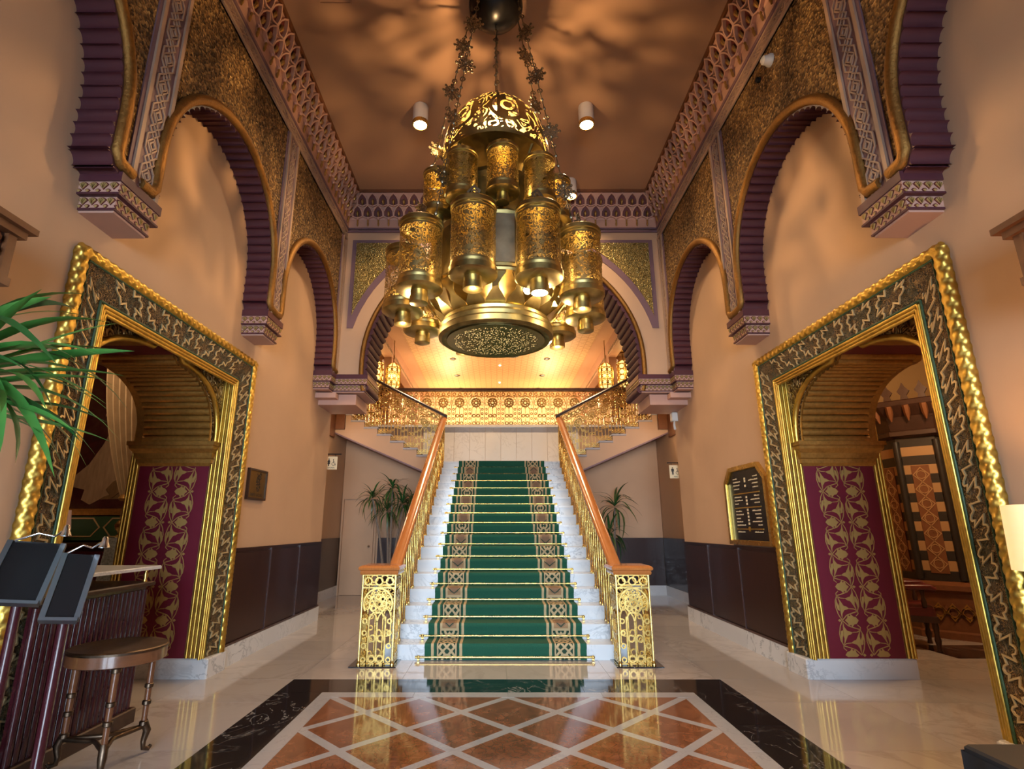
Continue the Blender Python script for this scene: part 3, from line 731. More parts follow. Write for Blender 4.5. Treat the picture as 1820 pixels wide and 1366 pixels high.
for s in (-1, 1):
    f = side(s); wd_ = SN[s]
    dr = struct('door_%d' % (1 if s < 0 else 2), 'gilded carved portal in the %s wall' % wd_)
    Y0, Y1, ZT = 3.27, 6.04, 3.27
    # plaited outer moulding
    for p, q in (((Y0 + .05, .18), (Y0 + .05, ZT - .04)), ((Y0 + .03, ZT - .05), (Y1 - .03, ZT - .05)), ((Y1 - .05, .18), (Y1 - .05, ZT - .04))):
        rope(MB(), f(*p, 0.025), f(*q, 0.025)).build('plaited_moulding', 'gilding', dr, 50)
    # carved band, splayed towards the opening, with pale strapwork
    O = [(Y0 + .10, .18), (Y0 + .10, ZT - .10), (Y1 - .10, ZT - .10), (Y1 - .10, .18)]; I = [(Y0 + .31, .18), (Y0 + .31, ZT - .30), (Y1 - .31, ZT - .30), (Y1 - .31, .18)]
    for i in range(3):
        a, b_, c, d = O[i], O[i + 1], I[i + 1], I[i]
        m = MB(); vs = [f(*a, .045), f(*b_, .045), f(*c, .008), f(*d, .008), f(*a, -.01), f(*b_, -.01), f(*c, -.01), f(*d, -.01)]
        m.add(vs, [(0, 1, 2, 3), (4, 5, 6, 7), (0, 1, 5, 4), (1, 2, 6, 5), (2, 3, 7, 6), (3, 0, 4, 7)])
        bd = m.build('carved_band', 'carved_band', dr)
        L = math.hypot(b_[0] - a[0], b_[1] - a[1]); Lc = L - (0.22 if i != 1 else 0.0) * 0
        def fn(u, v, w, a=a, b_=b_, c=c, d=d, L=L):
            t = u / L; p = (a[0] + (b_[0] - a[0]) * t, a[1] + (b_[1] - a[1]) * t); q = (d[0] + (c[0] - d[0]) * t, d[1] + (c[1] - d[1]) * t)
            v = v / 0.2
            return f(p[0] + (q[0] - p[0]) * v, p[1] + (q[1] - p[1]) * v, 0.045 - 0.037 * v + w)
        sb2 = MB()
        if i != 1: sb2.strip([(u, v * 0.2) for u, v in zig(L, .225)], .011, fn, -0.004, 0.010)
        else:
            n_ = 11
            for c in range(n_):
                u0 = .21 + (L - .42) * (c + .5) / n_; hz = [(v, w_) for v, w_ in zig(.21, .21)]
                if c % 2: hz = [(v, 1 - w_) for v, w_ in hz]
                sb2.strip([(u0 + (w_ - .5) * .17, min(.197, max(.004, v))) for v, w_ in hz], .011, fn, -0.004, 0.010)
        tag(sb2.build('strapwork', 'pale_gold_line', bd), kind='stuff')
    # inner reeded moulding with a green fillet
    def loop(k, dd, r, nm, mt):
        pts = [(Y0 + k, .18), (Y0 + k, ZT - k + .01), (Y1 - k, ZT - k + .01), (Y1 - k, .18)]
        for p, q in zip(pts, pts[1:]): MB().cyl(f(*p, dd), f(*q, dd), r, n=8).build(nm, mt, dr, 50)
    loop(.105, .044, .008, 'fillet', 'green_paint'); loop(.314, .010, .010, 'fillet', 'green_paint')
    for k, dd in ((.338, .012), (.364, .006), (.390, .0)): loop(k, dd, .0145, 'reed', 'gilding')
    # marble plinths
    a, b_ = sorted((s * (WL - .07), s * (WL + 1.0)))
    for y0, y1 in ((5.69, 6.07), (3.24, 3.66)):
        MB().cbox(a, b_, y0, y1, 0, .18, .012).build('plinth', 'white_marble', dr)
    # jamb linings: crimson panel with stencilled vines, gilt reeds at both edges
    for y, n_, lab in ((DY1, -1, 'far'), (DY0, 1, 'near')):
        g = lambda x, z, d, y=y, n_=n_: (s * x, y + n_ * d, z)
        MB().prism([(2.96, .18), (3.94, .18), (3.94, 2.985), (2.96, 2.985)], g, 0, .008).build('jamb_board', 'old_gold', dr)
        pn = MB().prism([(3.115, .18), (3.845, .18), (3.845, 2.04), (3.115, 2.04)], g, 0, .014).build('jamb_panel', 'crimson_panel', dr)
        for x in (3.01, 3.05, 3.09, 3.868, 3.905, 3.935): MB().cyl(g(x, .18, .016), g(x, 2.04 if x > 3.06 and x < 3.8 else 2.98, .016), .014, n=8).build('reed', 'gilding', dr, 50)
        if n_ < 0:
            sb = MB(); stencil(sb, lambda u, v, w: g(3.48 + u, .19 + v, w), 1.84, .012, .0165)
            tag(sb.build('stencil_ornament', 'stencil_gold', pn), 'gold stencilled vines and blossoms', kind='stuff')
        # impost
        b = MB(); prof = [(2.02, .02), (2.05, .045), (2.09, .05), (2.10, .07), (2.15, .085), (2.19, .13), (2.22, .135), (2.225, .155), (2.265, .155)]
        rings = []
        for z, o in prof:
            rings.append([g(3.12 - o * .6, z, 0), g(3.12 - o * .6, z, o), g(3.84 + o * .6, z, o), g(3.84 + o * .6, z, 0)])
        b.loft(rings, caps=True).build('impost', 'bronze_gold', dr)
        # bracket arch: filling, ribs on the soffit, carved spandrel towards the hall
        A_, B_ = .78, .66; NN = 14
        path = [(y + n_ * (.03 + A_ * (1 - math.cos(PI / 2 * i / NN)) ** 1.25), 2.265 + B_ * math.sin(PI / 2 * i / NN)) for i in range(NN + 1)]
        path += [(path[-1][0] + n_ * .05, 2.985)]
        q = lambda yy, z, x: (s * x, yy, z)
        poly = [(y, 2.265)] + path + [(y, 2.985)]
        MB().prism(poly, q, 3.13, 3.93).build('bracket', 'bronze_gold', dr)
        MB().prism(poly, q, 3.075, 3.13).build('spandrel_panel', 'arabesque_gold', dr)
        MB().tube([q(yy, z, 3.08) for yy, z in path], .028, 8).build('arch_moulding', 'gilding', dr, 60)
        MB().prism([(y, 2.265), (y + n_ * .012, 2.265), (y + n_ * .012, 2.985), (y, 2.985)], q, 2.99, 3.08).build('gilt_pilaster', 'gilding', dr)
        if n_ < 0:
            rm = RIBP = rib_mesh('rib', .074, .032, .70, 'bronze_gold') if 'RIBP' not in globals() else RIBP
            for (yy, z), (ty, tz) in resample(path, .074):
                put('rib', RIBP, dr, basis(Vector((0, ty, tz)), Vector((s, 0, 0)), Vector((0, -tz, ty)), (s * 3.14, yy, z)))
        MB().tube([q(y + n_ * (.06), 2.96, 3.03), q(y + n_ * .95, 2.96, 3.03)], .03, 8).build('head_moulding', 'bronze_gold', dr, 60)
    MB().box(*sorted((s * 3.0, s * 3.94)), DY0, DY1, 2.97, 2.998).build('soffit_panel', 'crimson_panel', dr)
    for y in (4.35, 5.0): MB().box(*sorted((s * 3.0, s * 3.94)), y - .04, y + .04, 2.92, 2.985).build('soffit_beam', 'bronze_gold', dr)

# ------------------------------------------------------------------ grand stair
RI, TR, SY = .16, .30, 6.47
stair = thing('staircase', (0, SY, 0), 'white marble grand staircase rising to a landing', 'staircase')
NS = 17
for i in range(NS):
    y, zb, zt = SY + TR * i, RI * i, RI * (i + 1)
    yb = y + TR + .01 if i < NS - 1 else y + .35
    pr = [(y, zb), (y, zt - .035), (y - .025, zt - .035), (y - .025, zt), (yb, zt), (yb, zb)]
    MB().prism(pr, lambda u, v, w: (w, u, v), -1.33, 1.33).build('step', 'white_marble', stair)
MB().prism([(SY + .2, 0), (11.6, 0), (11.6, 2.6), (SY + TR * NS - .3, RI * (NS - 1) - .02), (SY + .25, .02)], lambda u, v, w: (w, u, v), -1.30, 1.30).build('stair_body', 'plaster', stair)
MB().box(-1.5, 1.5, 11.3, 13.48, 2.55, 2.72).build('landing', 'white_marble', stair)
# panelled marble behind the landing
lw = MB().box(-6.5, 6.5, 13.52, 13.7, 2.0, 3.86).build('wall_landing', 'plaster'); tag(lw, 'wall behind the stair landing', kind='structure')
for i in range(10):
    x = -1.95 + .39 * i; MB().box(x + .003, x + .387, 13.49, 13.52, 2.5, 3.84).build('marble_panel', 'panel_marble', lw)
MB().box(-6.5, 6.5, 13.44, 13.7, 3.84, 3.90).build('coping', 'panel_marble', lw)
# side flights
RS, TS, X0 = .1475, .285, 1.5
for s in (-1, 1):
    sf = thing('upper_stair_flight', (s * 2.6, 11.3, 2.5), 'plastered upper stair flight climbing to the %s of the landing' % SN[s], 'staircase')
    top = []
    for k in range(8):
        top += [(X0 + TS * k, 2.72 + RS * k), (X0 + TS * k, 2.72 + RS * (k + 1))]
    xe = X0 + TS * 8 + 1.2
    poly = [(X0 - .05, 2.45)] + [(X0 - .05, 2.72)] + top + [(xe, 3.90), (xe, 3.55), (X0 + TS * 8 + .25, 3.55)]
    MB().prism([(s * x, z) for x, z in poly], lambda u, v, w: (u, w, v), 11.36, 13.43).build('flight_body', 'plaster', sf)
    for k in range(8):
        a, b = X0 + TS * k, X0 + TS * (k + 1); z = 2.72 + RS * (k + 1)
        q = [(a - .02, z - .035), (a - .02, z), (b if k < 7 else xe, z), (b if k < 7 else xe, z - .035)]
        MB().prism([(s * x, zz) for x, zz in q], lambda u, v, w: (u, w, v), 11.32, 13.43).build('tread', 'grey_marble', sf)
    MB().prism([(s * x, z) for x, z in [(X0 - .05, 2.43), (X0 - .05, 2.46), (X0 + TS * 8 + .25, 3.565), (X0 + TS * 8 + .25, 3.535)]], lambda u, v, w: (u, w, v), 11.34, 12.3).build('soffit_bead', 'plum_paint', sf)

# ------------------------------------------------------------------ carpet and rods
carpet = thing('stair_carpet', (0, SY, 0), 'green stair carpet with tan knotwork borders and brass rods', 'carpet')
path = [(SY - .016, .004)]
for i in range(NS):
    y, zt = SY + TR * i, RI * (i + 1)
    path += [(y - .014, zt - .06), (y - .036, zt - .030), (y - .036, zt - .006), (y - .026, zt + .012)]
    path += [(y + TR - .035, zt + .012), (y + TR - .016, zt + .016)] if i < NS - 1 else [(y + 1.9, zt + .012)]
rings, uv, L = [], [], 0.0
for i, (y, z) in enumerate(path):
    if i: L += math.hypot(y - path[i - 1][0], z - path[i - 1][1])
    a = path[max(0, i - 1)]; b = path[min(len(path) - 1, i + 1)]; dx, dz = b[0] - a[0], b[1] - a[1]; k = math.hypot(dx, dz) or 1
    n_ = (-dz / k * .01, dx / k * .01)
    rings.append([(-.885, y, z), (-.44, y, z), (.44, y, z), (.885, y, z), (.885, y - n_[0], z - n_[1]), (-.885, y - n_[0], z - n_[1])])
    uv += [(x, L) for x in (-.885, -.44, .44, .885, .885, -.885)]
MB().loft(rings, caps=True).build('carpet_runner', 'stair_carpet', carpet, 40, uv)
rodm = MB().cyl((-.935, 0, 0), (.935, 0, 0), .0115, n=8).mesh('stair_rod', 'brass', 50)
fin = MB()
fin.sphere((0, 0, 0), .02, 8, 6); fin.cyl((-.035, 0, 0), (.0, 0, 0), .013, .013, 8); fin.box(-.012, .012, -.012, .022, -.03, -.005)
finm = fin.mesh('rod_bracket', 'brass', 50)
for i in range(NS):
    o = put('stair_rod', rodm, carpet, T4(0, SY + TR * i - .034, RI * i + .036))
    for s in (-1, 1): 
        q = put('rod_bracket', finm, o, T4(s * .95, SY + TR * i - .034, RI * i + .036))

# ------------------------------------------------------------------ brass lattice balustrades
def lattice(b, fn, W, H, t=.007, n=10, right=False, k_=1.0):
    rg = lambda c, r0, r1, f_, a_, b_, n_: b.ring(c, r0 * (1 if k_ < 1.28 else .80), r1 * (1 if k_ < 1.28 else 1.05), f_, a_, b_, n_)
    w0, w1 = -t, t; q = .0105 * k_
    for k in range(4 + (1 if right else 0)):
        b.bar((W * k / 4, 0), (W * k / 4, H if k in (0, 4) else H * (.46 if k == 2 else .52)), q if k % 4 else .016, fn, w0, w1)
    r = W / 4 * .42
    for k in (0, 3):
        for v in (.05, .20, .34, .47): rg((W * (k + .5) / 4, H * v), r * .45, r * .8, fn, w0, w1, 8)
    for k in (1, 2):
        for v in (.06, .28): rg((W * (k + .5) / 4, H * v), r * .68, r * 1.08, fn, w0, w1, 10)
        b.strip([(W * k / 4, H * .47), (W * (k + .2) / 4, H * .53), (W * (k + .5) / 4, H * .565), (W * (k + .8) / 4, H * .53), (W * (k + 1) / 4, H * .47)], q, fn, w0, w1)
    c = (W / 2, H * .665); R = W * (.25 if k_ == 1 else .285)
    rg(c, R * .90, R * 1.02, fn, w0, w1, 16); rg(c, R * .30, R * .42, fn, w0, w1, 10)
    for j in range(8):
        a = 2 * PI * j / 8; rg((c[0] + R * .66 * math.cos(a), c[1] + R * .66 * math.sin(a)), R * .17, R * .29, fn, w0, w1, 7)
    b.arc(c, W * .44, .016, -.5, PI + .5, fn, w0, w1, 14)
    for j in range(9):
        a = -.4 + (PI + .8) * j / 8; p = (c[0] + W * .345 * math.cos(a), c[1] + W * .345 * math.sin(a)); d = W * .05
        b.strip([(p[0] - d, p[1]), (p[0], p[1] + d), (p[0] + d, p[1]), (p[0], p[1] - d)], .007, fn, w0, w1, True)
    b.bar((0, H * .845), (W, H * .845), .014, fn, w0, w1); b.bar((0, H * .992), (W, H * .992), .014, fn, w0, w1); b.bar((0, .006), (W, .006), .012, fn, w0, w1)
    for k in range(3): rg((W * (k + .5) / 3, H * .918), H * .035, H * .052, fn, w0, w1, 10)
    return b
XB = 1.235; SLOPE = .5333
def railz(y): return .985 + (y - 6.40) * .5415
hm = .80
LM = lattice(MB(), lambda u, v, w: (w, u, v * (1 + u * SLOPE / hm)), TR, hm).mesh('lattice_panel', 'brass')
post = MB().lathe([(.016, 0), (.016, .02), (.008, .03), (.009, .5), (.013, .52), (.009, .54), (.008, .84)], 8).mesh('baluster', 'brass', 50)
for s in (-1, 1):
    bl = thing('stair_balustrade', (s * XB, SY, 0), 'brass lattice balustrade with orange-brown handrail on the %s of the grand stair' % SN[s], 'balustrade')
    # handrail
    pts = [(6.36, railz(6.36)), (6.5, railz(6.5)), (11.22, railz(11.22)), (11.40, railz(11.34))]
    prof = [(-.07, -.035), (-.075, -.01), (-.06, .022), (-.03, .038), (.03, .038), (.06, .022), (.075, -.01), (.07, -.035)]
    MB().loft([[(s * XB + u, y, z + v) for u, v in prof] for y, z in pts], caps=True).build('handrail', 'rail_wood', bl, 50)
    for i in range(NS - 1):
        y, z = SY + TR * i, RI * (i + 1)
        put('lattice_panel', LM, bl, T4(s * XB, y, z + .03))
        put('baluster', post, bl, T4(s * (XB - .03), y + .05, z)); put('baluster', post, bl, T4(s * (XB - .03), y + .20, z))
    # newel box: four lattice faces, wooden cap, dark stone foot
    x0, x1, y0, y1, H = 1.19, 1.54, 6.19, 6.50, .89
    nf = lattice(MB(), lambda u, v, w: (u, w, v), x1 - x0, H, .010, 14, True, 1.25).mesh('newel_panel', 'brass'); ns = lattice(MB(), lambda u, v, w: (w, u, v), y1 - y0, H, .009, 14, True).mesh('newel_panel', 'brass')
    a = min(s * x0, s * x1)
    for y in (y0, y1): put('newel_panel', nf, bl, T4(a, y, .02))
    for x in (x0, x1): put('newel_panel', ns, bl, T4(s * x, y0, .02))
    for x in (x0, x1):
        for y in (y0, y1): MB().lathe([(.024, 0), (.024, .02), (.015, .03), (.012, .06), (.012, .92)], 8, (s * x, y, .012)).build('newel_post', 'brass', bl, 50)
    for k in range(1, 4): MB().lathe([(.018, 0), (.018, .015), (.008, .03)], 8, (s * (x0 + (x1 - x0) * k / 4), y0, .012)).build('newel_foot', 'brass', bl)
    a, b = sorted((s * (x0 - .05), s * (x1 + .05)))
    m = MB(); prof = [(.0, .905), (.01, .905), (.018, .925), (.012, .945), (.03, .955), (.035, .975), (.02, .992), (0, 1.0)]
    m.loft([[(a + .035 - k, y0 - .015 - k, z), (b - .035 + k, y0 - .015 - k, z), (b - .035 + k, y1 + .03 + k, z), (a + .035 - k, y1 + .03 + k, z)] for k, z in prof], caps=True).build('newel_cap', 'rail_wood', bl)
    a, b = sorted((s * (x0 - .05), s * (x1 + .09))); MB().box(a, b, y0 - .06, y1 + .05, 0.0, .010).build('newel_base', 'black_marble', bl)
# upper flights
hs = .93
for s in (-1, 1):
    bl = thing('stair_balustrade', (s * 2.6, 11.4, 2.9), 'brass lattice balustrade on the upper flight to the %s' % SN[s], 'balustrade')
    LS = lattice(MB(), lambda u, v, w: (s * u, w, v * (1 + u * (RS / TS) / hs)), TS, hs, .008, 10, False, 1.3).mesh('lattice_panel', 'brass')
    for k in range(-1, 9):
        z = 2.72 + RS * (k + 1) if k < 8 else 3.9
        put('lattice_panel', LS, bl, T4(s * (X0 + TS * k), 11.40, z + .03))
    prof = [(-.055, -.03), (-.055, .005), (-.03, .03), (.03, .03), (.055, .005), (.055, -.03)]
    sl2 = RS / TS; zr = lambda x: 3.70 + (x - 1.21) * sl2
    MB().loft([[(s * x, 11.40 + u, zr(x) + .02 + v) for u, v in prof] for x in (1.16, 4.1)], caps=True).build('handrail', 'dark_wood', bl, 40)
gb = thing('gallery_balustrade', (0, 13.5, 3.9), 'brass lattice balustrade along the lounge gallery above the landing', 'balustrade')
WG = .42; LG = lattice(MB(), lambda u, v, w: (u, w, v), WG, .88, .008, 10, False, 1.35).mesh('lattice_panel', 'brass')
for k in range(16): put('lattice_panel', LG, gb, T4(-3.36 + WG * k, 13.52, 3.90))
MB().box(-3.4, 3.4, 13.46, 13.58, 4.79, 4.86).build('handrail', 'dark_wood', gb)
# ------------------------------------------------------------------ lounge beyond the arch
up = MB().box(-6.5, 6.5, 13.7, 24.0, 3.62, 3.88).build('floor_lounge', 'brown_wood'); tag(up, 'floor of the upper lounge', kind='structure')
for s in (-1, 1):
    a, b = sorted((s * 3.95, s * 6.5)); o = MB().box(a, b, 9.1, 11.3, 3.64, 3.9).build('floor_gallery_' + SN[s], 'brown_wood'); tag(o, 'wooden gallery floor edge on the %s' % SN[s], kind='structure')
    a, b = sorted((s * 6.5, s * 6.6)); o = MB().box(a, b, 9.1, 24.0, 0, 7.0).build('wall_lounge_' + SN[s], 'brown_wood'); tag(o, 'wood panelled side wall of the lounge, %s' % SN[s], kind='structure')
    a, b = sorted((s * 2.94, s * 6.6)); o = MB().box(a, b, 9.02, 9.1, 3.9, 7.0).build('wall_gallery_' + SN[s], 'plaster'); tag(o, 'plaster wall that closes the gallery towards the hall, %s' % SN[s], kind='structure')
    a, b = sorted((s * 3.50, s * 3.56)); MB().box(a, b, 9.12, 11.24, 3.22, 3.88).build('gallery_beam', 'brown_wood', bpy.data.objects['floor_gallery_' + SN[s]])
    a, b = sorted((s * 3.32, s * 3.94)); MB().box(a, b, 11.24, 11.32, 3.40, 3.88).build('gallery_beam', 'brown_wood', bpy.data.objects['floor_gallery_' + SN[s]])
mat('cream_wall', rough=.7, fn=f_plaster((.78, .62, .42)))
o = MB().box(-6.6, 6.6, 21.8, 21.9, 3.6, 7.0).build('wall_lounge_end', 'cream_wall'); tag(o, 'end wall of the lounge', kind='structure')
lc = MB().box(-6.6, 6.6, 9.1, 24.1, 6.62, 6.75).build('ceiling_lounge', 'ceiling_paint'); tag(lc, 'warm lit ceiling of the upper lounge', kind='structure')
MB().box(-2.72, 2.72, 9.6, 23.7, 6.605, 6.62).build('lattice_field', 'lattice_ceiling', lc)
for x in (-1.5, 1.5):
    for y in (12.4, 14.6, 16.5, 18.45, 20.3):
        d = MB().lathe([(.10, 6.60), (.10, 6.59), (.075, 6.585), (.07, 6.604)], 14, (x, y, 0)).build('recessed_lamp', 'dark_wood', lc)
for y in (15.0, 17.2, 19.4): MB().sphere((0.0, y, 6.60), .035, 8, 6).build('ceiling_lamp', 'lamp_glow', lc)
for s in (-1, 1):
    g = lambda y, z, d: (s * (3.12 - d), y, z)
    tr = struct('trim_%d' % (8 if s < 0 else 9), 'pale wooden beam and posts along the lounge, %s' % SN[s])
    MB().prism([(9.2, 6.17), (23.9, 6.17), (23.9, 6.62), (9.2, 6.62)], g, 0, -.25).build('beam', 'pale_wood', tr)
    for y0, y1 in ((12.9, 14.9), (15.2, 20.0)):
        bd = MB().prism([(y0, 6.185), (y1, 6.185), (y1, 6.30), (y0, 6.30)], g, 0, .02).build('grille', 'cream_paint', tr)
        n = int((y1 - y0) / .16)
        for i in range(n):
            a = y0 + .08 + i * .16; MB().prism([(a, 6.20), (a + .07, 6.20), (a + .07, 6.285), (a, 6.285)], g, .02, .026).build('grille_slot', 'dark_wood', bd)
    for y in (12.2, 15.05, 20.3):
        MB().prism([(y - .11, 3.9), (y + .11, 3.9), (y + .11, 6.17), (y - .11, 6.17)], g, -.02, -.24).build('post', 'pale_wood', tr)
    # carved hood on the aisle and a pierced wooden screen
    hx = s * 3.75
    MB().lathe([(.25, 0), (.42, .28), (.50, .34), (.50, .40)], 8, (hx, 15.6, 6.02)).build('hood', 'brown_wood', tr)
    b = MB()
    for k in range(10): b.sphere((hx + .48 * math.cos(2 * PI * k / 10), 15.6 + .48 * math.sin(2 * PI * k / 10), 6.44), .1, 6, 5, 1, 1, .6)
    tag(b.build('hood_carving', 'old_gold', tr), kind='stuff')
    a, b_ = sorted((s * 3.36, s * 3.62)); MB().box(a, b_, 15.3, 15.34, 4.7, 5.95).build('screen_panel', 'dark_wood', tr)
    sb = MB()
    for k in range(4): sb.ring((s * 3.49, 4.95 + .26 * k), .06, .085, lambda u, v, w: (u, 15.3 - w, v), 0, .012, 8)
    sb.strip([(s * 3.38, 4.75), (s * 3.60, 4.75), (s * 3.60, 5.88), (s * 3.38, 5.88)], .018, lambda u, v, w: (u, 15.3 - w, v), 0, .012, True)
    sb.build('screen_inlay', 'cream_paint', tr)
def hanging_lantern(x, y, zc, r, h, lab):
    t = thing('hanging_lantern', (x, y, zc), lab, 'lantern')
    prof = [(r * .45, -h * .62), (r * .8, -h * .5), (r, -h * .40), (r, h * .40), (r * .8, h * .5), (r * .35, h * .62)]
    MB().lathe([(a * .93, z) for a, z in prof], 8, (x, y, zc)).build('glass', 'amber_glass', t)
    b = MB()
    for j in range(8):
        a = 2 * PI * j / 8; b.tube([(x + q * math.cos(a), y + q * math.sin(a), zc + z) for q, z in prof], .018, 5)
        a0, a1 = a, 2 * PI * (j + 1) / 8; p0 = Vector((x + r * math.cos(a0), y + r * math.sin(a0), zc)); p1 = Vector((x + r * math.cos(a1), y + r * math.sin(a1), zc)); e = (p1 - p0); w = e.length; e.normalize(); nrm = Vector((e.y, -e.x, 0))
        fn = lambda u, v, k, p0=p0, e=e, nrm=nrm: tuple(p0 + e * u + Vector((0, 0, v)) + nrm * k)
        for v in (-.27, 0, .27): b.ring((w / 2, v * h), w * .34, w * .46, fn, -.008, .012, 10)
        for v in (-.4, -.135, .135, .4): b.bar((0, v * h), (w, v * h), .02, fn, -.008, .012)
    tag(b.build('lattice_frame', 'brass', t), kind='stuff')
    MB().cyl((x, y, zc + h * .6), (x, y, 6.62), .012, n=6).build('hanger', 'dull_brass', t)
    light('lantern_bulb', 'POINT', (x, y - r - .12, zc), 10, (1.0, 0.62, 0.25), shadow_soft_size=.1)
hanging_lantern(-3.62, 15.2, 5.74, .26, .62, 'lit brass lantern behind the left rib of the arch, beside the hood')
hanging_lantern(-3.05, 14.8, 5.52, .20, .66, 'slim lit brass lantern in front of the left lounge post')
hanging_lantern(3.00, 14.8, 5.52, .20, .66, 'slim lit brass lantern in front of the right lounge post')
hanging_lantern(3.60, 15.2, 5.74, .26, .62, 'lit brass lantern behind the right rib of the arch, beside the hood')

# ------------------------------------------------------------------ chandelier
CX, CY = -.105, 4.75
ch = thing('chandelier', (CX, CY, 3.07), 'giant antique brass mosque-style chandelier hung with pierced cylinder lanterns', 'chandelier')
def shade_mesh(r, z0, z1, n=28):
    b = MB(); vs, fs, uv = [], [], []
    for i, z in enumerate((z0, z1)):
        for j in range(n + 1):
            a = 2 * PI * j / n; vs.append((r * math.cos(a), r * math.sin(a), z)); uv.append((j / n * 2.35, i))
    for j in range(n): fs.append((j, j + 1, n + 1 + j + 1, n + 1 + j))
    b.add(vs, fs); return b.mesh('shade', 'filigree_brass', 60, uv)
def lantern_parts(r, h):
    base = MB().lathe([(r * .30, -.03 * r), (r * .98, -.02 * r), (r * 1.08, .06 * r), (r * 1.08, .30 * r), (r * 1.0, .36 * r), (r * 1.02, .48 * r), (r * .95, .48 * r), (r * .95, .30 * r), (r * .3, .12 * r)], 28, caps=True).mesh('lantern_base', 'antique_brass', 40)
    noz = MB().lathe([(r * .40, -.62 * r), (r * .43, -.60 * r), (r * .43, -.30 * r), (r * .40, -.28 * r), (r * .40, .05 * r)], 18).mesh('nozzle', 'antique_brass', 40)
    cap = MB().lathe([(r * .95, h - .42 * r), (r * 1.03, h - .42 * r), (r * 1.0, h - .30 * r), (r * 1.05, h - .26 * r), (r * 1.05, h - .08 * r), (r * .98, h), (r * .5, h + .04 * r)], 28).mesh('lantern_cap', 'antique_brass', 40)
    sh = shade_mesh(r, .45 * r, h - .40 * r)
    cr = MB(); fn = lambda u, v, w: (u, w, v)
    q = r * .9
    cr.strip([(-.35 * q, 0), (-.55 * q, .35 * q), (-.2 * q, .55 * q), (-.3 * q, .8 * q), (0, 1.1 * q), (.3 * q, .8 * q), (.2 * q, .55 * q), (.55 * q, .35 * q), (.35 * q, 0)], .12 * q, fn, -.004, .004, True)
    for u, v in ((0, .3), (-.25, .3), (.25, .3), (0, .75)): cr.ring((u * q, v * q), .09 * q, .17 * q, fn, -.004, .004, 8)
    return base, noz, cap, sh, cr.mesh('crown', 'pewter')
LP, UP = lantern_parts(.182, .64), lantern_parts(.140, .46)
def add_lantern(P, R, th, z, r, lit, crown):
    a = math.radians(th); x, y = CX + R * math.sin(a), CY - R * math.cos(a); mx = T4(x, y, z) @ RZ(a)
    o = put('lantern', P[3], ch, mx @ RZ(random.random() * 6))
    for nm, me in zip(('lantern_base', 'nozzle', 'lantern_cap'), P[:3]): put(nm, me, o, mx)
    if crown: put('crown', P[4], o, mx @ T4(0, 0, P is LP and .64 or .46))
    if lit:
        MB().lathe([(r * .36, -.61 * r), (r * .36, -.625 * r)], 14, (x, y, z)).build('lamp_disc', 'bulb_glow', o)
    return x, y
for k in range(10):
    th = -12 + 36 * k
    x, y = add_lantern(LP, .86, th, 3.31, .182, k == 1, True)
    light('lantern_bulb', 'POINT', (x, y, 3.60), 4.0, (1.0, 0.62, 0.26), shadow_soft_size=.05)
for k in range(0, 10, 2):
    a = math.radians(-12 + 36 * k); light('wall_fill_light', 'POINT', (CX + .86 * math.sin(a), CY - .86 * math.cos(a), 3.15), 14, (1.0, 0.70, 0.40), shadow_soft_size=0)  # added fill lights below unlit nozzles, to warm the surrounding walls
for k in range(10):
    th = 6 + 36 * k
    x, y = add_lantern(UP, .60, th, 4.22, .14, False, False)
    if k % 2 == 0: light('lantern_bulb', 'POINT', (x, y, 4.42), 4.0, (1.0, 0.62, 0.24), shadow_soft_size=.05)
MB().lathe([(.60, 3.47), (.62, 3.55), (.60, 4.02), (.62, 4.06), (.52, 4.12), (.43, 4.20), (.41, 4.62), (.36, 4.70), (.10, 4.76), (.06, 4.98)], 20, (CX, CY, 0), a0=.16).build('core', 'dull_brass', ch, 20)
for k in range(10):
    a = math.radians(6 + 36 * k); m = T4(CX + .612 * math.sin(a), CY - .612 * math.cos(a), 3.56) @ RZ(a)
    put('core_panel', MB().box(-.10, .10, -.012, .012, 0, .46).mesh('core_panel', 'pewter'), ch, m)
prof = [(z_[0], z_[1] - .09) for z_ in [(.52, 5.03), (.54, 5.12), (.535, 5.23), (.505, 5.36), (.45, 5.48), (.37, 5.60), (.27, 5.70), (.16, 5.77), (.05, 5.82)]]
vs, fs, uv = [], [], []; N = 40
for i, (r, z) in enumerate(prof):
    for j in range(N + 1):
        a = 2 * PI * j / N; vs.append((CX + r * math.cos(a), CY + r * math.sin(a), z)); uv.append((j / N, (z - 4.94) / .79))
for i in range(len(prof) - 1):
    for j in range(N): fs.append((i * (N + 1) + j, i * (N + 1) + j + 1, (i + 1) * (N + 1) + j + 1, (i + 1) * (N + 1) + j))
MB().add(vs, fs).build('dome', 'pierced_brass', ch, 60, uv)
for k in range(4): MB().cyl((CX + .36 * math.cos(PI / 4 + k * PI / 2), CY + .36 * math.sin(PI / 4 + k * PI / 2), 4.68), (CX + .51 * math.cos(PI / 4 + k * PI / 2), CY + .51 * math.sin(PI / 4 + k * PI / 2), 4.96), .014, n=6).build('dome_strut', 'dull_brass', ch, 50)
MB().lathe([(.50, 4.93), (.53, 4.93), (.535, 4.955), (.51, 4.965)], 40, (CX, CY, 0)).build('dome_ring', 'antique_brass', ch, 40)
MB().sphere((CX, CY, 5.05), .06, 10, 8).build('dome_bulb', 'lamp_glow', ch)
light('dome_bulb_light', 'POINT', (CX - .03, CY, 5.28), 200, (1.0, 0.60, 0.26), shadow_soft_size=.03)
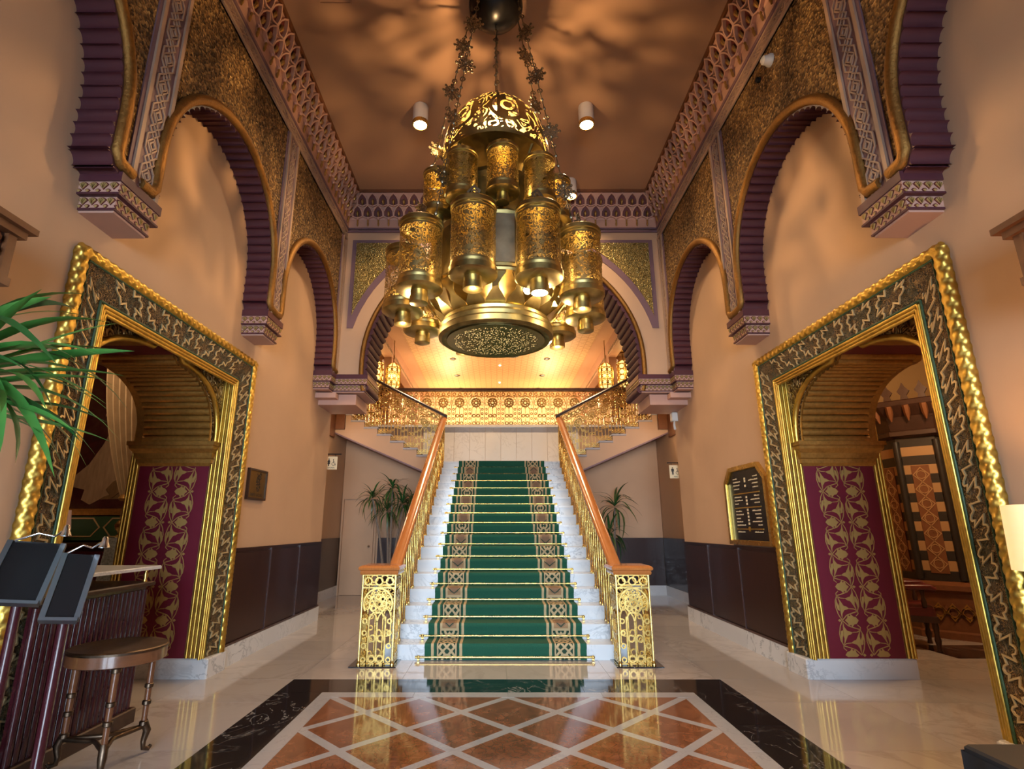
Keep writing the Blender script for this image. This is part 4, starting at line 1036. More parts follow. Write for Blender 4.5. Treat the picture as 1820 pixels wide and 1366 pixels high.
# flared pierced collar and perforated bottom dish
MB().lathe([(.44, 3.215), (.49, 3.20), (.50, 3.235), (.47, 3.26), (.44, 3.26)], 40, (CX, CY, 0)).build('collar_ring', 'antique_brass', ch, 40)
MB().lathe([(.60, 3.46), (.69, 3.455), (.70, 3.475), (.68, 3.50), (.60, 3.50)], 40, (CX, CY, 0)).build('collar_ring', 'antique_brass', ch, 40)
for k in range(18):
    a0 = 2 * PI * k / 18; b = MB(); rings = []
    for t, w in ((0, .085), (.15, .085), (.3, .06), (.45, .03), (.6, .028), (.75, .055), (.9, .088), (1, .09)):
        r = .475 + .205 * t ** .9; z = 3.235 + .235 * t
        rings.append([(CX + (r + dr) * math.sin(a0 + da), CY - (r + dr) * math.cos(a0 + da), z) for da, dr in ((-w / r, 0), (w / r, 0), (w / r, -.012), (-w / r, -.012))])
    b.loft(rings, caps=True).build('collar_petal', 'antique_brass', ch, 60)
MB().lathe([(.02, 3.09), (.455, 3.075), (.50, 3.065), (.53, 3.085), (.535, 3.13), (.515, 3.15), (.525, 3.18), (.49, 3.215), (.46, 3.22)], 48, (CX, CY, 0)).build('bottom_dish', 'dull_brass', ch, 40)
vs = [(CX, CY, 3.062)] + [(CX + .452 * math.cos(2 * PI * j / 40), CY + .452 * math.sin(2 * PI * j / 40), 3.062) for j in range(40)]
vs += [(x, y, 3.074) for x, y, z in vs]
fs = [(0, 1 + j, 1 + (j + 1) % 40) for j in range(40)] + [(41, 42 + j, 42 + (j + 1) % 40) for j in range(40)] + [(1 + j, 1 + (j + 1) % 40, 42 + (j + 1) % 40, 42 + j) for j in range(40)]
MB().add(vs, fs).build('perforated_disc', 'perforated_brass', ch, None, [((x - CX) / .452, (y - CY) / .452) for x, y, z in vs])
a = math.radians(27)
bx, by = CX + .60 * math.sin(a), CY - .60 * math.cos(a)
MB().sphere((bx, by, 3.34), .038, 10, 8).build('bulb', 'bulb_glow', ch)
light('collar_light', 'POINT', (CX, CY, 3.38), 10, (1.0, 0.62, 0.26), shadow_soft_size=.08)
# canopy, chains and star pendants
MB().lathe([(.05, 6.76), (.14, 6.80), (.24, 6.87), (.29, 6.94), (.30, 7.0)], 28, (CX, CY, 0)).build('canopy', 'black_metal', ch, 50)
star = MB(); fn = lambda u, v, w: (u, w, v)
star.ring((0, 0), .028, .04, fn, -.004, .004, 12)
for j in range(8):
    a = 2 * PI * j / 8; c, s_ = math.cos(a), math.sin(a)
    star.bar((.036 * c, .036 * s_), (.085 * c, .085 * s_), .014, fn, -.004, .004)
    star.ring((.092 * c, .092 * s_), .006, .016, fn, -.004, .004, 7); star.ring((.062 * math.cos(a + .39), .062 * math.sin(a + .39)), .008, .018, fn, -.004, .004, 7); star.bar((0, 0), (.03 * c, .03 * s_), .009, fn, -.003, .003)
STAR = star.mesh('star_pendant', 'pewter')
def chain(p, q, stars, turn):
    p, q = Vector(p), Vector(q); d = q - p; L = d.length; b = MB(); n = int(L / .115)
    b.tube([tuple(p), tuple(q)], .0055, 6)
    for i in range(n + 1):
        c = p + d * (i / n)
        if i % 3 == 2: b.tube([tuple(c + Vector((.024 * math.cos(k * PI / 5), 0, .024 * math.sin(k * PI / 5)))) for k in range(10)], .006, 5, True)
        else: b.sphere(tuple(c), .017, 6, 5, 1, 1, 1.2)
    o = b.build('chain', 'pewter', ch, 50)
    for k, t in enumerate(stars): put('star_pendant', STAR, o, T4(*(p + d * t)) @ RZ(turn + .25 * k))
for th, turn in ((-90, .2), (-40, .1), (62, -.6), (112, .5), (178, 0)):
    a = math.radians(th)
    chain((CX + .27 * math.sin(a), CY - .27 * math.cos(a), 6.93), (CX + .80 * math.sin(a), CY - .80 * math.cos(a), 4.02), (.16, .37, .62, .86) if th < 170 else (), turn)
chain((CX, CY, 6.78), (CX, CY, 5.72), (), 0)

# ceiling spotlights
def ceil_spot(x, y, lab, p=190):
    t = thing('ceiling_spotlight', (x, y, CZ), lab, 'spotlight', 'cylindrical ceiling spotlights')
    MB().lathe([(.098, -.26), (.105, -.24), (.105, -.02), (.10, 0)], 20, (x, y, CZ)).build('housing', 'white_metal', t, 40)
    MB().lathe([(.105, -.245), (.108, -.25), (.107, -.30), (.09, -.30), (.085, -.262)], 20, (x, y, CZ)).build('trim_ring', 'brass', t, 40)
    MB().lathe([(.086, -.264), (.086, -.268)], 16, (x, y, CZ)).build('lens', 'bulb_glow', t)
    light('spot_lamp', 'SPOT', (x, y, CZ - .31), p, (1.0, 0.70, 0.40), (0, 0, 0), spot_size=2.3, spot_blend=1.0, shadow_soft_size=.08)
ceil_spot(-1.14, 6.23, 'white cylindrical ceiling spotlight left of the chandelier chains')
ceil_spot(1.13, 6.23, 'white cylindrical ceiling spotlight right of the chandelier chains')
ceil_spot(1.13, 7.88, 'white ceiling spotlight near the end cornice, beside the right edge of the chandelier')
ceil_spot(-1.13, 7.88, 'white ceiling spotlight near the end cornice, hidden behind the chandelier lanterns')
for x in (-1.14, 1.14):
    for y in (2.4,): light('spot_lamp', 'SPOT', (x, y, CZ - .2), 10, (1.0, 0.70, 0.40), (0, 0, 0), spot_size=2.3, spot_blend=1.0, shadow_soft_size=.08)

for s in (-1, 1): light('recess_lamp', 'POINT', (s * 3.2, 10.3, 3.3), 22, (1.0, 0.70, 0.42), shadow_soft_size=.1)
# ------------------------------------------------------------------ rooms behind the portals
def shell(s, name, m, y0, y1, x1, zt):
    w = struct('wall_%s_room' % name, 'walls of the dim room behind the %s portal' % SN[s])
    X = lambda a, b: sorted((s * a, s * b))
    MB().box(*X(3.95, x1), y1, y1 + .15, 0, zt).build('room_wall', m, w); MB().box(*X(x1, x1 + .15), y0, y1 + .15, 0, zt).build('room_wall', m, w)
    MB().box(*X(3.95, x1), y0 - .15, y0, 0, zt).build('room_wall', m, w); MB().box(*X(3.94, x1 + .15), y0 - .15, y1 + .15, zt, zt + .12).build('room_ceiling', 'brown_wood', w)
    return w
mat('room_red', rough=.7, fn=f_plaster((.10, .030, .022)))
mat('room_ochre', rough=.8, fn=f_plaster((.46, .29, .13)))
wl = shell(-1, 'left', 'room_red', 1.6, 9.0, 9.2, 4.6); wr = shell(1, 'right', 'room_ochre', 1.6, 9.05, 8.9, 4.6)
light('side_room_lamp', 'POINT', (5.3, 6.0, 3.4), 170, (1.0, .66, .34), shadow_soft_size=.25)
light('side_room_lamp', 'POINT', (-5.2, 6.0, 3.9), 90, (1.0, .66, .38), shadow_soft_size=.25)

# left room: large painting, sideboard with lamp, curtain, draped pedestal
def f_canvas(t):
    p = t.pos(); n = t.noise(p, 1.6, 4, .6, .8); n2 = t.noise(p, 14, 3)
    return {'Base Color': t.ramp(n * .75 + n2 * .25, [(.32, (.010, .006, .005)), (.5, (.050, .008, .008)), (.68, (.075, .034, .020))]), 'Roughness': .45}
mat('dark_canvas', fn=f_canvas)
def f_oil(a, b):
    return lambda t: {'Base Color': t.mix(t.noise(t.scale(t.pos(), (6, 1, 1.2)), 3, 4, .6), a, b), 'Roughness': .5}
mat('oil_cream', fn=f_oil((.16, .10, .06), (.46, .34, .22))); mat('oil_flesh', fn=f_oil((.28, .15, .09), (.42, .26, .17))); mat('oil_ochre', fn=f_oil((.06, .035, .015), (.26, .16, .07))); mat('oil_dark', fn=f_oil((.015, .009, .008), (.06, .035, .02)))
pt = thing('painting', (-7.0, 8.97, 1.68), 'huge dark oil painting of a woman in a cream dress, seen through the left portal', 'painting')
MB().box(-8.9, -5.2, 8.94, 8.985, 1.68, 4.4).build('canvas', 'dark_canvas', pt)
MB().strip([(-8.93, 1.64), (-5.17, 1.64), (-5.17, 4.43), (-8.93, 4.43)], .10, lambda u, v, w: (u, 8.985 - w, v), 0, .07, True).build('picture_frame', 'bronze_gold', pt)
# picture coordinates: pixels of the photograph's figure turned into metres on the canvas
def pc(P): return [(-5.80 + (x - 230) * .01262, 1.83 + (895 - y) * .01085) for x, y in P]
pf = lambda u, v, w: (u, 8.94 - w, v)
for k, (nm, m, P) in enumerate((('painted_couch', 'oil_ochre', [(150, 895), (232, 893), (240, 860), (238, 800), (222, 770), (205, 800), (200, 860)]), ('painted_shadow', 'oil_dark', [(200, 850), (212, 800), (216, 750), (226, 780), (222, 850), (205, 878)]),
        ('painted_dress', 'oil_cream', [(186, 760), (176, 775), (164, 812), (150, 842), (132, 862), (130, 875), (150, 880), (148, 895), (160, 902), (178, 890), (192, 884), (200, 868), (198, 838), (190, 815), (194, 790), (200, 768), (203, 752)]),
        ('painted_bodice', 'oil_cream', [(186, 762), (196, 738), (198, 722), (210, 716), (216, 738), (206, 770)]), ('painted_arm', 'oil_flesh', [(198, 748), (176, 764), (160, 764), (160, 768), (176, 771), (196, 762)]),
        ('painted_head', 'oil_flesh', [(205, 716), (203, 705), (205, 694), (211, 690), (217, 695), (217, 706), (212, 717)]), ('painted_hair', 'oil_dark', [(211, 690), (218, 692), (222, 705), (219, 716), (216, 700)]),
        ('painted_lute', 'oil_ochre', [(178, 880), (186, 868), (197, 862), (203, 868), (200, 880), (188, 892)]))):
    MB().prism(pc(P), pf, 0, .003 + .002 * k).build(nm, m, pt)
sdb = thing('sideboard', (-6.9, 9.0, 0), 'dark carved sideboard below the painting in the left room', 'sideboard')
MB().box(-8.6, -5.2, 8.42, 8.89, 0, 1.12).build('cabinet_body', 'dark_wood', sdb); MB().cbox(-8.65, -5.15, 8.37, 8.92, 1.12, 1.17, .01).build('worktop', 'dark_wood', sdb)
for i in range(5): MB().box(-8.55 + .67 * i, -7.92 + .67 * i, 8.39, 8.42, .15, 1.05).build('carved_panel', 'mahogany', sdb)
fz = MB().box(-8.9, -5.2, 8.93, 8.985, 1.20, 1.57).build('painted_frieze', 'green_paint'); tag(fz, 'olive frieze with pale hexagon outlines under the big painting', 'frieze')
for i in range(5):
    x = -8.6 + .74 * i; MB().strip([(x, 1.40), (x + .12, 1.54), (x + .55, 1.54), (x + .67, 1.40), (x + .55, 1.26), (x + .12, 1.26)], .02, lambda u, v, w: (u, 8.93 - w, v), 0, .008, True).build('hexagon_line', 'pale_gold_line', fz)
tl = thing('table_lamp', (-6.95, 8.66, 1.17), 'small lamp with pleated pink shade on the sideboard', 'lamp')
MB().lathe([(.09, 0), (.10, .02), (.03, .05), (.04, .12), (.02, .18)], 12, (-6.95, 8.66, 1.172)).build('lamp_foot', 'brass', tl, 40)
mat('pink_shade', color=(.5, .3, .24), rough=.8, emit=(1, .55, .35), estr=.12)
b = MB(); rings = []
for r, z in ((.20, 1.36), (.16, 1.66)): rings.append([(-6.95 + (r + .008 * (j % 2)) * math.cos(2 * PI * j / 40), 8.66 + (r + .008 * (j % 2)) * math.sin(2 * PI * j / 40), z) for j in range(40)])
b.loft(rings).build('lamp_shade', 'pink_shade', tl)
mat('curtain_cloth', rough=.8, fn=lambda t: {'Base Color': t.mix(t.noise(t.pos(), 8, 3), (.22, .16, .09), (.36, .27, .16))})
cu = thing('curtain', (-4.9, 7.0, 1.8), 'gathered fawn curtain hanging inside the left portal', 'curtain')
b = MB(); rings = []
for k in range(15):
    t = k / 14; z = 3.75 - 2.0 * t; half = .26 - .15 * t + .05 * math.sin(t * 3); xc = -5.12 + .36 * t ** 1.6
    rings.append([(xc + half * (2 * j / 30 - 1), 7.0 + .05 * math.cos(2 * PI * j / 5) * (1.1 - .6 * t), z) for j in range(31)] + [(xc + half * (1 - 2 * j / 30), 7.02 + .05 * math.cos(2 * PI * (30 - j) / 5) * (1.1 - .6 * t), z) for j in range(31)])
b.loft(rings, caps=True).build('curtain_drape', 'curtain_cloth', cu, 60)
MB().lathe([(.10, 1.72), (.125, 1.75), (.10, 1.80)], 12, (-4.76, 7.0, 0)).build('tie_back', 'old_gold', cu, 50)
b = MB()
for k in range(7): b.cyl((-4.79 + .01 * k, 6.96, 1.73), (-4.80 + .013 * k, 6.95, 1.52), .008, .012, 5)
tag(b.build('tassel', 'pewter', cu), kind='stuff')
pd = thing('draped_pedestal', (-4.62, 6.75, 0), 'pedestal draped in blue-grey patterned cloth beside the curtain', 'pedestal')
mat('bluegrey_cloth', rough=.85, fn=lambda t: {'Base Color': t.mix(t.vor(t.pos(), 45), (.10, .13, .14), (.30, .35, .36))})
rings = []
for z, r in ((0, .26), (.4, .22), (.8, .17), (1.2, .135), (1.28, .12)): rings.append([(-4.62 + (r + .015 * math.cos(6 * 2 * PI * j / 36)) * math.cos(2 * PI * j / 36), 6.75 + (r + .015 * math.cos(6 * 2 * PI * j / 36)) * math.sin(2 * PI * j / 36), z) for j in range(36)])
MB().loft(rings, caps=True).build('cloth_cover', 'bluegrey_cloth', pd, 60)
ur = thing('brass_urn', (-4.62, 6.75, 1.28), 'brass turned finial urn standing on the draped pedestal', 'urn')
MB().lathe([(.06, 1.282), (.065, 1.30), (.035, 1.33), (.075, 1.38), (.085, 1.43), (.06, 1.47), (.03, 1.50), (.045, 1.53), (.02, 1.57), (.028, 1.60), (.01, 1.66)], 14, (-4.62, 6.75, 0)).build('urn_body', 'brass', ur, 50)

# right room: striped stone pier with carved cornice, leather armchair, floor inlay
slab(5.0, 8.3, 6.55, 7.25, 'black_marble', 'border_slab', z=.002)
mat('ochre_stone', rough=.5, fn=f_plaster((.36, .20, .085), .2)); mat('black_stone', rough=.35, fn=f_plaster((.020, .016, .014), .2))
PXX, PYY, PRR = 6.30, 8.12, .60
pier = thing('striped_pier', (PXX, PYY, 0), 'octagonal pier of black and ochre courses with carved crown in the right room', 'pier')
def octo(r): return [(PXX + r * math.cos(PI / 8 + PI / 4 * j), PYY + r * math.sin(PI / 8 + PI / 4 * j)) for j in range(8)]
MB().loft([[(x, y, z) for x, y in octo(r)] for r, z in ((.80, 0), (.80, .08), (.76, .10), (.76, .56), (.82, .60), (.82, .66), (.70, .70))], caps=True).build('pedestal', 'brown_wood', pier)
for i in range(15): MB().loft([[(x, y, z) for x, y in octo(PRR)] for z in (.70 + .13 * i, .70 + .13 * (i + 1))], caps=True).build('course', 'ochre_stone' if i % 2 else 'black_stone', pier)
MB().loft([[(x, y, z) for x, y in octo(r)] for r, z in ((.64, 2.65), (.70, 2.68), (.70, 2.74), (.66, 2.76), (.72, 2.95), (.86, 3.10), (.88, 3.16), (.84, 3.18))], caps=True).build('crown', 'dark_wood', pier)
oc, ocr = octo(.80), octo(.88)
for j in range(8):
    a, b_ = Vector((*oc[j], 0)), Vector((*oc[(j + 1) % 8], 0)); e = b_ - a; L = e.length; e.normalize(); n_ = Vector((e.y, -e.x, 0))
    if n_.y > .3: continue
    for i in range(3):
        c = a + e * (L * (i + .5) / 3); q = lambda u, v, w, c=c, e=e, n_=n_: tuple(c + e * u + n_ * w + Vector((0, 0, v)))
        MB().prism([(-.05, 3.17), (.05, 3.17), (.035, 3.24), (.075, 3.30), (.03, 3.36), (0, 3.43), (-.03, 3.36), (-.075, 3.30), (-.035, 3.24)], q, -.02, .02).build('crest_finial', 'dark_wood', pier)
        MB().tube([q(0, 3.10, .04), q(0, 2.98, .0), q(0, 2.88, -.03)], [.045, .04, .01], 6).build('pendant', 'brown_wood', pier, 50)
    a, b_ = Vector((*octo(PRR)[j], 0)), Vector((*octo(PRR)[(j + 1) % 8], 0)); L = (b_ - a).length; a0 = a
    q = lambda u, v, w: tuple(a0 + e * u + n_ * w + Vector((0, 0, v)))
    ip = MB().prism([(L * .28, .80), (L * .72, .80), (L * .72, 2.25), (L * .28, 2.25)], q, 0, .012).build('inlay_panel', 'brown_wood', pier)
    sb = MB()
    for k in range(7):
        v = .92 + .2 * k; sb.ring((L / 2, v), .05, .062, q, .012, .018, 8); sb.strip([(L * .3, v), (L / 2, v + .1), (L * .7, v), (L / 2, v - .1)], .012, q, .012, .018, True)
    tag(sb.build('inlay_lines', 'ochre_stone', ip), kind='stuff')
    c0, c1 = Vector((*octo(.77)[j], 0)), Vector((*octo(.77)[(j + 1) % 8], 0)); LL = (c1 - c0).length
    q2 = lambda u, v, w: tuple(c0 + e * u + n_ * w + Vector((0, 0, v)))
    sb = MB()
    for k in range(4): sb.ring((LL * (k + .5) / 4, .33), .05, .07, q2, -.005, .015, 8); sb.strip([(LL * k / 4, .33), (LL * (k + .5) / 4, .43), (LL * (k + 1) / 4, .33), (LL * (k + .5) / 4, .23)], .014, q2, -.005, .015, True)
    tag(sb.build('pedestal_lattice', 'bronze_gold', pier), kind='stuff')
    MB().cyl(q(0, .72, .01), q(0, 2.60, .01), .045, n=8).build('corner_shaft', 'black_stone', pier, 50)
def armchair(x, y, rz):
    t = thing('armchair', (x, y, 0), 'carved wooden armchair with dark red leather seat in the right room', 'chair', rz=rz)
    P = lambda mb, nm, m, sm=None: put(nm, mb.mesh(nm, m, sm), t, local=True)
    P(MB().cbox(-.30, .30, -.30, .30, .38, .50, .03), 'seat', 'red_leather', 40); P(MB().box(-.31, .31, -.31, .31, .31, .38), 'seat_rail', 'dark_wood')
    P(MB().loft([[(a, .26 + k, z) for a in (-.27, .27)] + [(a, .33 + k, z) for a in (.27, -.27)] for k, z in ((0, .46), (.05, .8), (.13, 1.15))], caps=True), 'backrest', 'red_leather')
    for sx in (-1, 1):
        P(MB().tube([(sx * .29, .32, .32), (sx * .29, .36, .75), (sx * .28, .46, 1.22)], [.03, .028, .02], 8), 'back_post', 'dark_wood', 50)
        P(MB().lathe([(.03, 0), (.022, .05), (.035, .12), (.022, .18), (.035, .26), (.03, .32)], 10, (sx * .27, -.27, 0)), 'leg', 'dark_wood', 50); P(MB().tube([(sx * .27, .27, .32), (sx * .28, .36, .0)], [.03, .022], 8), 'leg', 'dark_wood', 50)
        P(MB().lathe([(.022, 0), (.03, .06), (.016, .12), (.026, .18), (.02, .22)], 8, (sx * .29, -.20, .48)), 'arm_support', 'dark_wood', 50)
        P(MB().tube([(sx * .30, .34, .74), (sx * .31, .0, .70), (sx * .31, -.28, .71), (sx * .31, -.33, .68)], [.028, .035, .038, .03], 8), 'armrest', 'red_leather', 50)
    P(MB().tube([(-.28, .46, 1.2), (0, .48, 1.27), (.28, .46, 1.2)], .025, 8), 'crest_rail', 'dark_wood', 50)
armchair(4.96, 7.26, math.radians(62))

# ------------------------------------------------------------------ signs and small wall fittings
def text_mesh(txt, size, fn, m, parent, name='lettering'):
    c = bpy.data.curves.new('txt', 'FONT'); c.body = txt; c.size = size; c.align_x = 'CENTER'; c.extrude = .0006
    o = bpy.data.objects.new('txt', c); me = bpy.data.meshes.new_from_object(o); bpy.data.objects.remove(o); me.name = name
    for v in me.vertices: v.co = fn(v.co.x, v.co.y, v.co.z)
    me.materials.clear(); me.materials.append(MAT[m]); return put(name, me, parent)
def man(b, fn, x, w0, w1, skirt):
    b.ring((x, .052), 0.0, .011, fn, w0, w1, 12)
    if skirt: b.prism([(x - .012, .038), (x + .012, .038), (x + .026, .0), (x + .019, -.004), (x + .012, .012), (x + .022, -.03), (x + .009, -.03), (x + .009, -.062), (x - .009, -.062), (x - .009, -.03), (x - .022, -.03), (x - .012, .012), (x - .019, -.004), (x - .026, .0)], fn, w0, w1)
    else: b.prism([(x - .021, .038), (x + .021, .038), (x + .024, -.008), (x + .017, -.008), (x + .014, .02), (x + .013, -.062), (x + .002, -.062), (x, -.012), (x - .002, -.062), (x - .013, -.062), (x - .014, .02), (x - .017, -.008), (x - .024, -.008)], fn, w0, w1)
def wheel(b, fn, x, w0, w1):
    b.ring((x - .004, .045), 0, .008, fn, w0, w1, 10); b.arc((x, -.028), .027, .007, PI * .62, PI * 2.05, fn, w0, w1, 14)
    b.strip([(x - .004, .036), (x - .002, -.012), (x + .022, -.012), (x + .032, -.048), (x + .04, -.045)], .008, fn, w0, w1); b.bar((x - .003, .014), (x + .018, .014), .007, fn, w0, w1)
for s, px, zc, word, lab in ((-1, -2.915, 2.46, 'WOMEN', 'small hanging restroom sign with woman and wheelchair symbols at the left recess'), (1, 2.93, 2.31, 'MEN', 'small hanging restroom sign with man and wheelchair symbols at the right recess')):
    t = thing('restroom_sign', (px, 9.25, zc), lab, 'sign')
    MB().box(px - .098, px + .098, 9.245, 9.255, zc - .11, zc + .11).build('sign_plate', 'sign_plastic', t)
    fn = lambda u, v, w: (px + u, 9.245 - w, zc + v + .012)
    b = MB(); man(b, fn, -.045, 0, .0015, s < 0); wheel(b, fn, .035, 0, .0015); tag(b.build('pictograms', 'ink', t), kind='stuff')
    text_mesh(word, .03, lambda x, y, z: (px + x, 9.2443 - z, zc - .092 + y), 'ink', t)
    MB().strip([(px - s * -.16 if s < 0 else px - .13, zc + .15), (px + (-.13 if s < 0 else .13), zc + .15), (px + (-.13 if s < 0 else .13), zc - .02)] if s > 0 else [(px + .16, zc + .15), (px - .13, zc + .15), (px - .13, zc - .02)], .016, lambda u, v, w: (u, 9.25 + w, v), -.008, .008).build('bracket_arm', 'black_metal', t)
    xm = px + (-.13 if s < 0 else .13); MB().box(xm - .012, xm + .012, 9.098, 9.262, zc + .04, zc + .064).build('wall_mount', 'black_metal', t)
    for k in (-.06, .06): MB().cyl((px + k, 9.25, zc + .11), (px + k, 9.25, zc + .143), .004, n=5).build('hook', 'black_metal', t)
# brass plaque on the left wall
f = side(-1)
t = thing('wall_plaque', (-WL, 6.455, 1.72), 'dark-framed brass plaque with engraved emblem on the left wall', 'plaque')
MB().prism([(6.22, 1.72), (6.69, 1.72), (6.69, 2.05), (6.22, 2.05)], f, 0, .022).build('plaque_plate', 'plaque_brass', t)
MB().strip([(6.22, 1.72), (6.69, 1.72), (6.69, 2.05), (6.22, 2.05)], .022, f, 0, .034, True).build('plaque_frame', 'dark_wood', t)
b = MB(); g = lambda u, v, w: f(6.48 + u, 1.91 + v, w)
for P in ([(-.05, .10), (.0, .07), (.03, .11), (.06, .05), (.02, .03), (-.04, .06), (-.06, .0), (.0, .01), (.05, -.02)], [(-.06, -.03), (.0, -.02), (.05, -.05), (.02, -.08), (-.04, -.06), (-.02, -.10), (.04, -.09)], [(-.02, .09), (-.03, .0), (.0, -.06)], [(.03, .08), (.02, .0), (.03, -.06)], [(.07, .09), (.04, .12)]): b.strip(P, .012, g, .022, .0235)
tag(b.build('emblem', 'plaque_etch', t), 'engraved calligraphic emblem', kind='stuff')
text_mesh('SARAYA GALLERY', .040, lambda x, y, z: f(6.455 + x, 1.752 + y * 1.2, .0225 + z), 'plaque_etch', t)
# directory board on the right wall
f = side(1)
t = thing('directory_board', (WL, 6.70, 1.22), 'black directory board in a clipped-corner brass frame on the right wall', 'sign')
OUT = [(6.14, 1.22), (7.20, 1.22), (7.20, 1.95), (7.04, 2.11), (6.30, 2.11), (6.14, 1.95)]
MB().prism(OUT, f, 0, .02).build('board', 'sign_black', t); MB().strip(OUT, .05, f, 0, .05, True).build('board_frame', 'brass', t)
MB().strip([(6.67 + (y - 6.67) * .95, 1.66 + (z - 1.66) * .95) for y, z in OUT], .014, f, 0, .036, True).build('frame_bead', 'gilding', t)
for z in (1.80, 1.63, 1.38): MB().bar((6.32, z), (7.02, z), .012, f, .02, .023).build('divider_line', 'gilding', t)
b = MB(); random.seed(3)
for z in (1.98, 1.94, 1.90, 1.855, 1.755, 1.715, 1.675, 1.585, 1.545, 1.50, 1.46, 1.42, 1.34):
    for y0, d in ((7.0, -1), (6.34, 1)):
        L = random.uniform(.08, .24); y = y0; e = y0 + d * L
        while (y - e) * d < 0:
            k = random.uniform(.008, .018); h = random.uniform(.008, .016); a, c = sorted((y, y + d * k)); b.prism([(a, z), (c, z), (c, z + h), (a, z + h)], f, .02, .0215); y += d * (k + .005)
for z in (1.96, 1.93, 1.875, 1.74, 1.70, 1.66, 1.59, 1.55, 1.51, 1.47, 1.43): b.prism([(6.65, z), (6.69, z), (6.69, z + .026), (6.65, z + .026)], f, .02, .0215)
tag(b.build('small_lettering', 'sign_letter', t), kind='stuff'); random.seed(11)
MB().ring((6.67, 1.38), .0, .03, f, .02, .026, 8).build('ornament', 'gilding', t)
# sensors
t = thing('motion_sensor', (SP, 4.46, 5.97), 'white dome sensor on the mosaic of the right arcade', 'sensor')
m = MB().lathe([(.065, 0), (.065, .02), (.05, .045), (.045, .08), (.02, .10)], 14); m.map(lambda x, y, z: (SP - z, 4.46 + x, 5.97 + y)); m.build('sensor_body', 'white_plastic', t, 40)
m = MB().lathe([(.03, 0), (.03, .03), (.018, .045)], 10); m.map(lambda x, y, z: (SP - z, 4.70 + x, 5.96 + y)); tag(m.build('wall_camera', 'black_metal'), 'tiny black camera stud below the white sensor on the right arcade', 'camera')
t = thing('wall_alarm', (WL, 8.98, 3.10), 'white wall device hanging under the right corbel of the end arch', 'device')
MB().cbox(WL - .10, WL, 8.90, 9.02, 3.12, 3.27, .012).build('device_body', 'white_plastic', t); MB().tube([(WL - .05, 8.96, 3.12), (WL - .06, 8.95, 3.05), (WL - .05, 8.95, 2.98)], [.015, .02, .022], 8).build('device_handle', 'white_plastic', t, 40)
# carved wooden hoods high on the walls near the viewer
for s in (-1, 1):
    f = side(s); t = thing('wall_hood', (s * WL, 2.1, 2.74), 'carved brown wooden hood high on the %s wall' % SN[s], 'hood')
    MB().prism([(1.5, 2.94), (2.66, 2.94), (2.66, 2.975), (1.5, 2.975)], f, 0, .33).build('cover_board', 'brown_wood', t); MB().prism([(1.55, 2.90), (2.63, 2.90), (2.63, 2.94), (1.55, 2.94)], f, 0, .30).build('cornice_board', 'brown_wood', t)
    MB().prism([(1.60, 2.66), (2.59, 2.66), (2.59, 2.90), (1.60, 2.90)], f, 0, .25).build('hood_body', 'dark_wood', t)
    for y in (1.60, 2.05, 2.55): MB().prism([(y, 2.64), (y + .05, 2.64), (y + .05, 2.90), (y, 2.90)], f, 0, .275).build('hood_stile', 'brown_wood', t)
    MB().prism([(1.59, 2.62), (2.61, 2.62), (2.61, 2.665), (1.59, 2.665)], f, 0, .285).build('hood_rail', 'brown_wood', t)
    b = MB()
    for k in range(9):
        for z in (2.72, 2.79, 2.86): b.sphere(f(1.70 + .1 * k, z, .252), .03, 6, 5)
    for k in range(3):
        for z in (2.72, 2.79, 2.86): b.sphere((s * (WL - .06 - .07 * k), 1.60, z), .028, 6, 5)
    tag(b.build('hood_carving', 'brown_wood', t), kind='stuff')
    for k in range(5): MB().lathe([(.02, 0), (.035, -.04), (.02, -.07), (.008, -.11)], 8, f(1.75 + .2 * k, 2.62, .16)).build('pendant', 'dark_wood', t, 50)

# ------------------------------------------------------------------ furniture at the left
t = thing('host_counter', (-3.1, 4.1, 0), 'dark reeded mahogany host counter with raised marble shelf in the left portal', 'counter')
MB().box(-3.38, -2.875, 3.70, 4.50, .10, .96).build('counter_body', 'mahogany', t); MB().box(-2.875, -2.855, 3.44, 4.52, .10, .96).build('front_board', 'mahogany', t)
MB().cbox(-2.86, -2.80, 3.42, 4.54, 0, .10, .008).build('plinth_board', 'dark_wood', t); MB().box(-3.40, -2.86, 3.70, 4.52, 0, .10).build('plinth_board', 'dark_wood', t)
reed = MB().tube([(0, 0, .10), (0, 0, .93)], .0235, 8).mesh('reed', 'mahogany', 60)
for i in range(22): put('reed', reed, t, T4(-2.852, 3.47 + i * .0488, 0))
MB().cbox(-3.40, -2.80, 3.68, 4.55, .96, .99, .008).build('counter_top', 'dark_wood', t); MB().box(-2.87, -2.81, 3.42, 3.70, .955, .99).build('counter_top', 'dark_wood', t)
for y in (3.74, 4.48): MB().lathe([(.018, .99), (.012, 1.01), (.02, 1.035), (.012, 1.06), (.018, 1.08)], 8, (-2.85, y, 0)).build('shelf_post', 'brass', t, 50); MB().lathe([(.018, .99), (.012, 1.01), (.02, 1.035), (.012, 1.06), (.018, 1.08)], 8, (-3.33, y, 0)).build('shelf_post', 'brass', t, 50)
MB().cbox(-3.42, -2.79, 3.69, 4.58, 1.08, 1.105, .006).build('marble_shelf', 'white_marble', t)
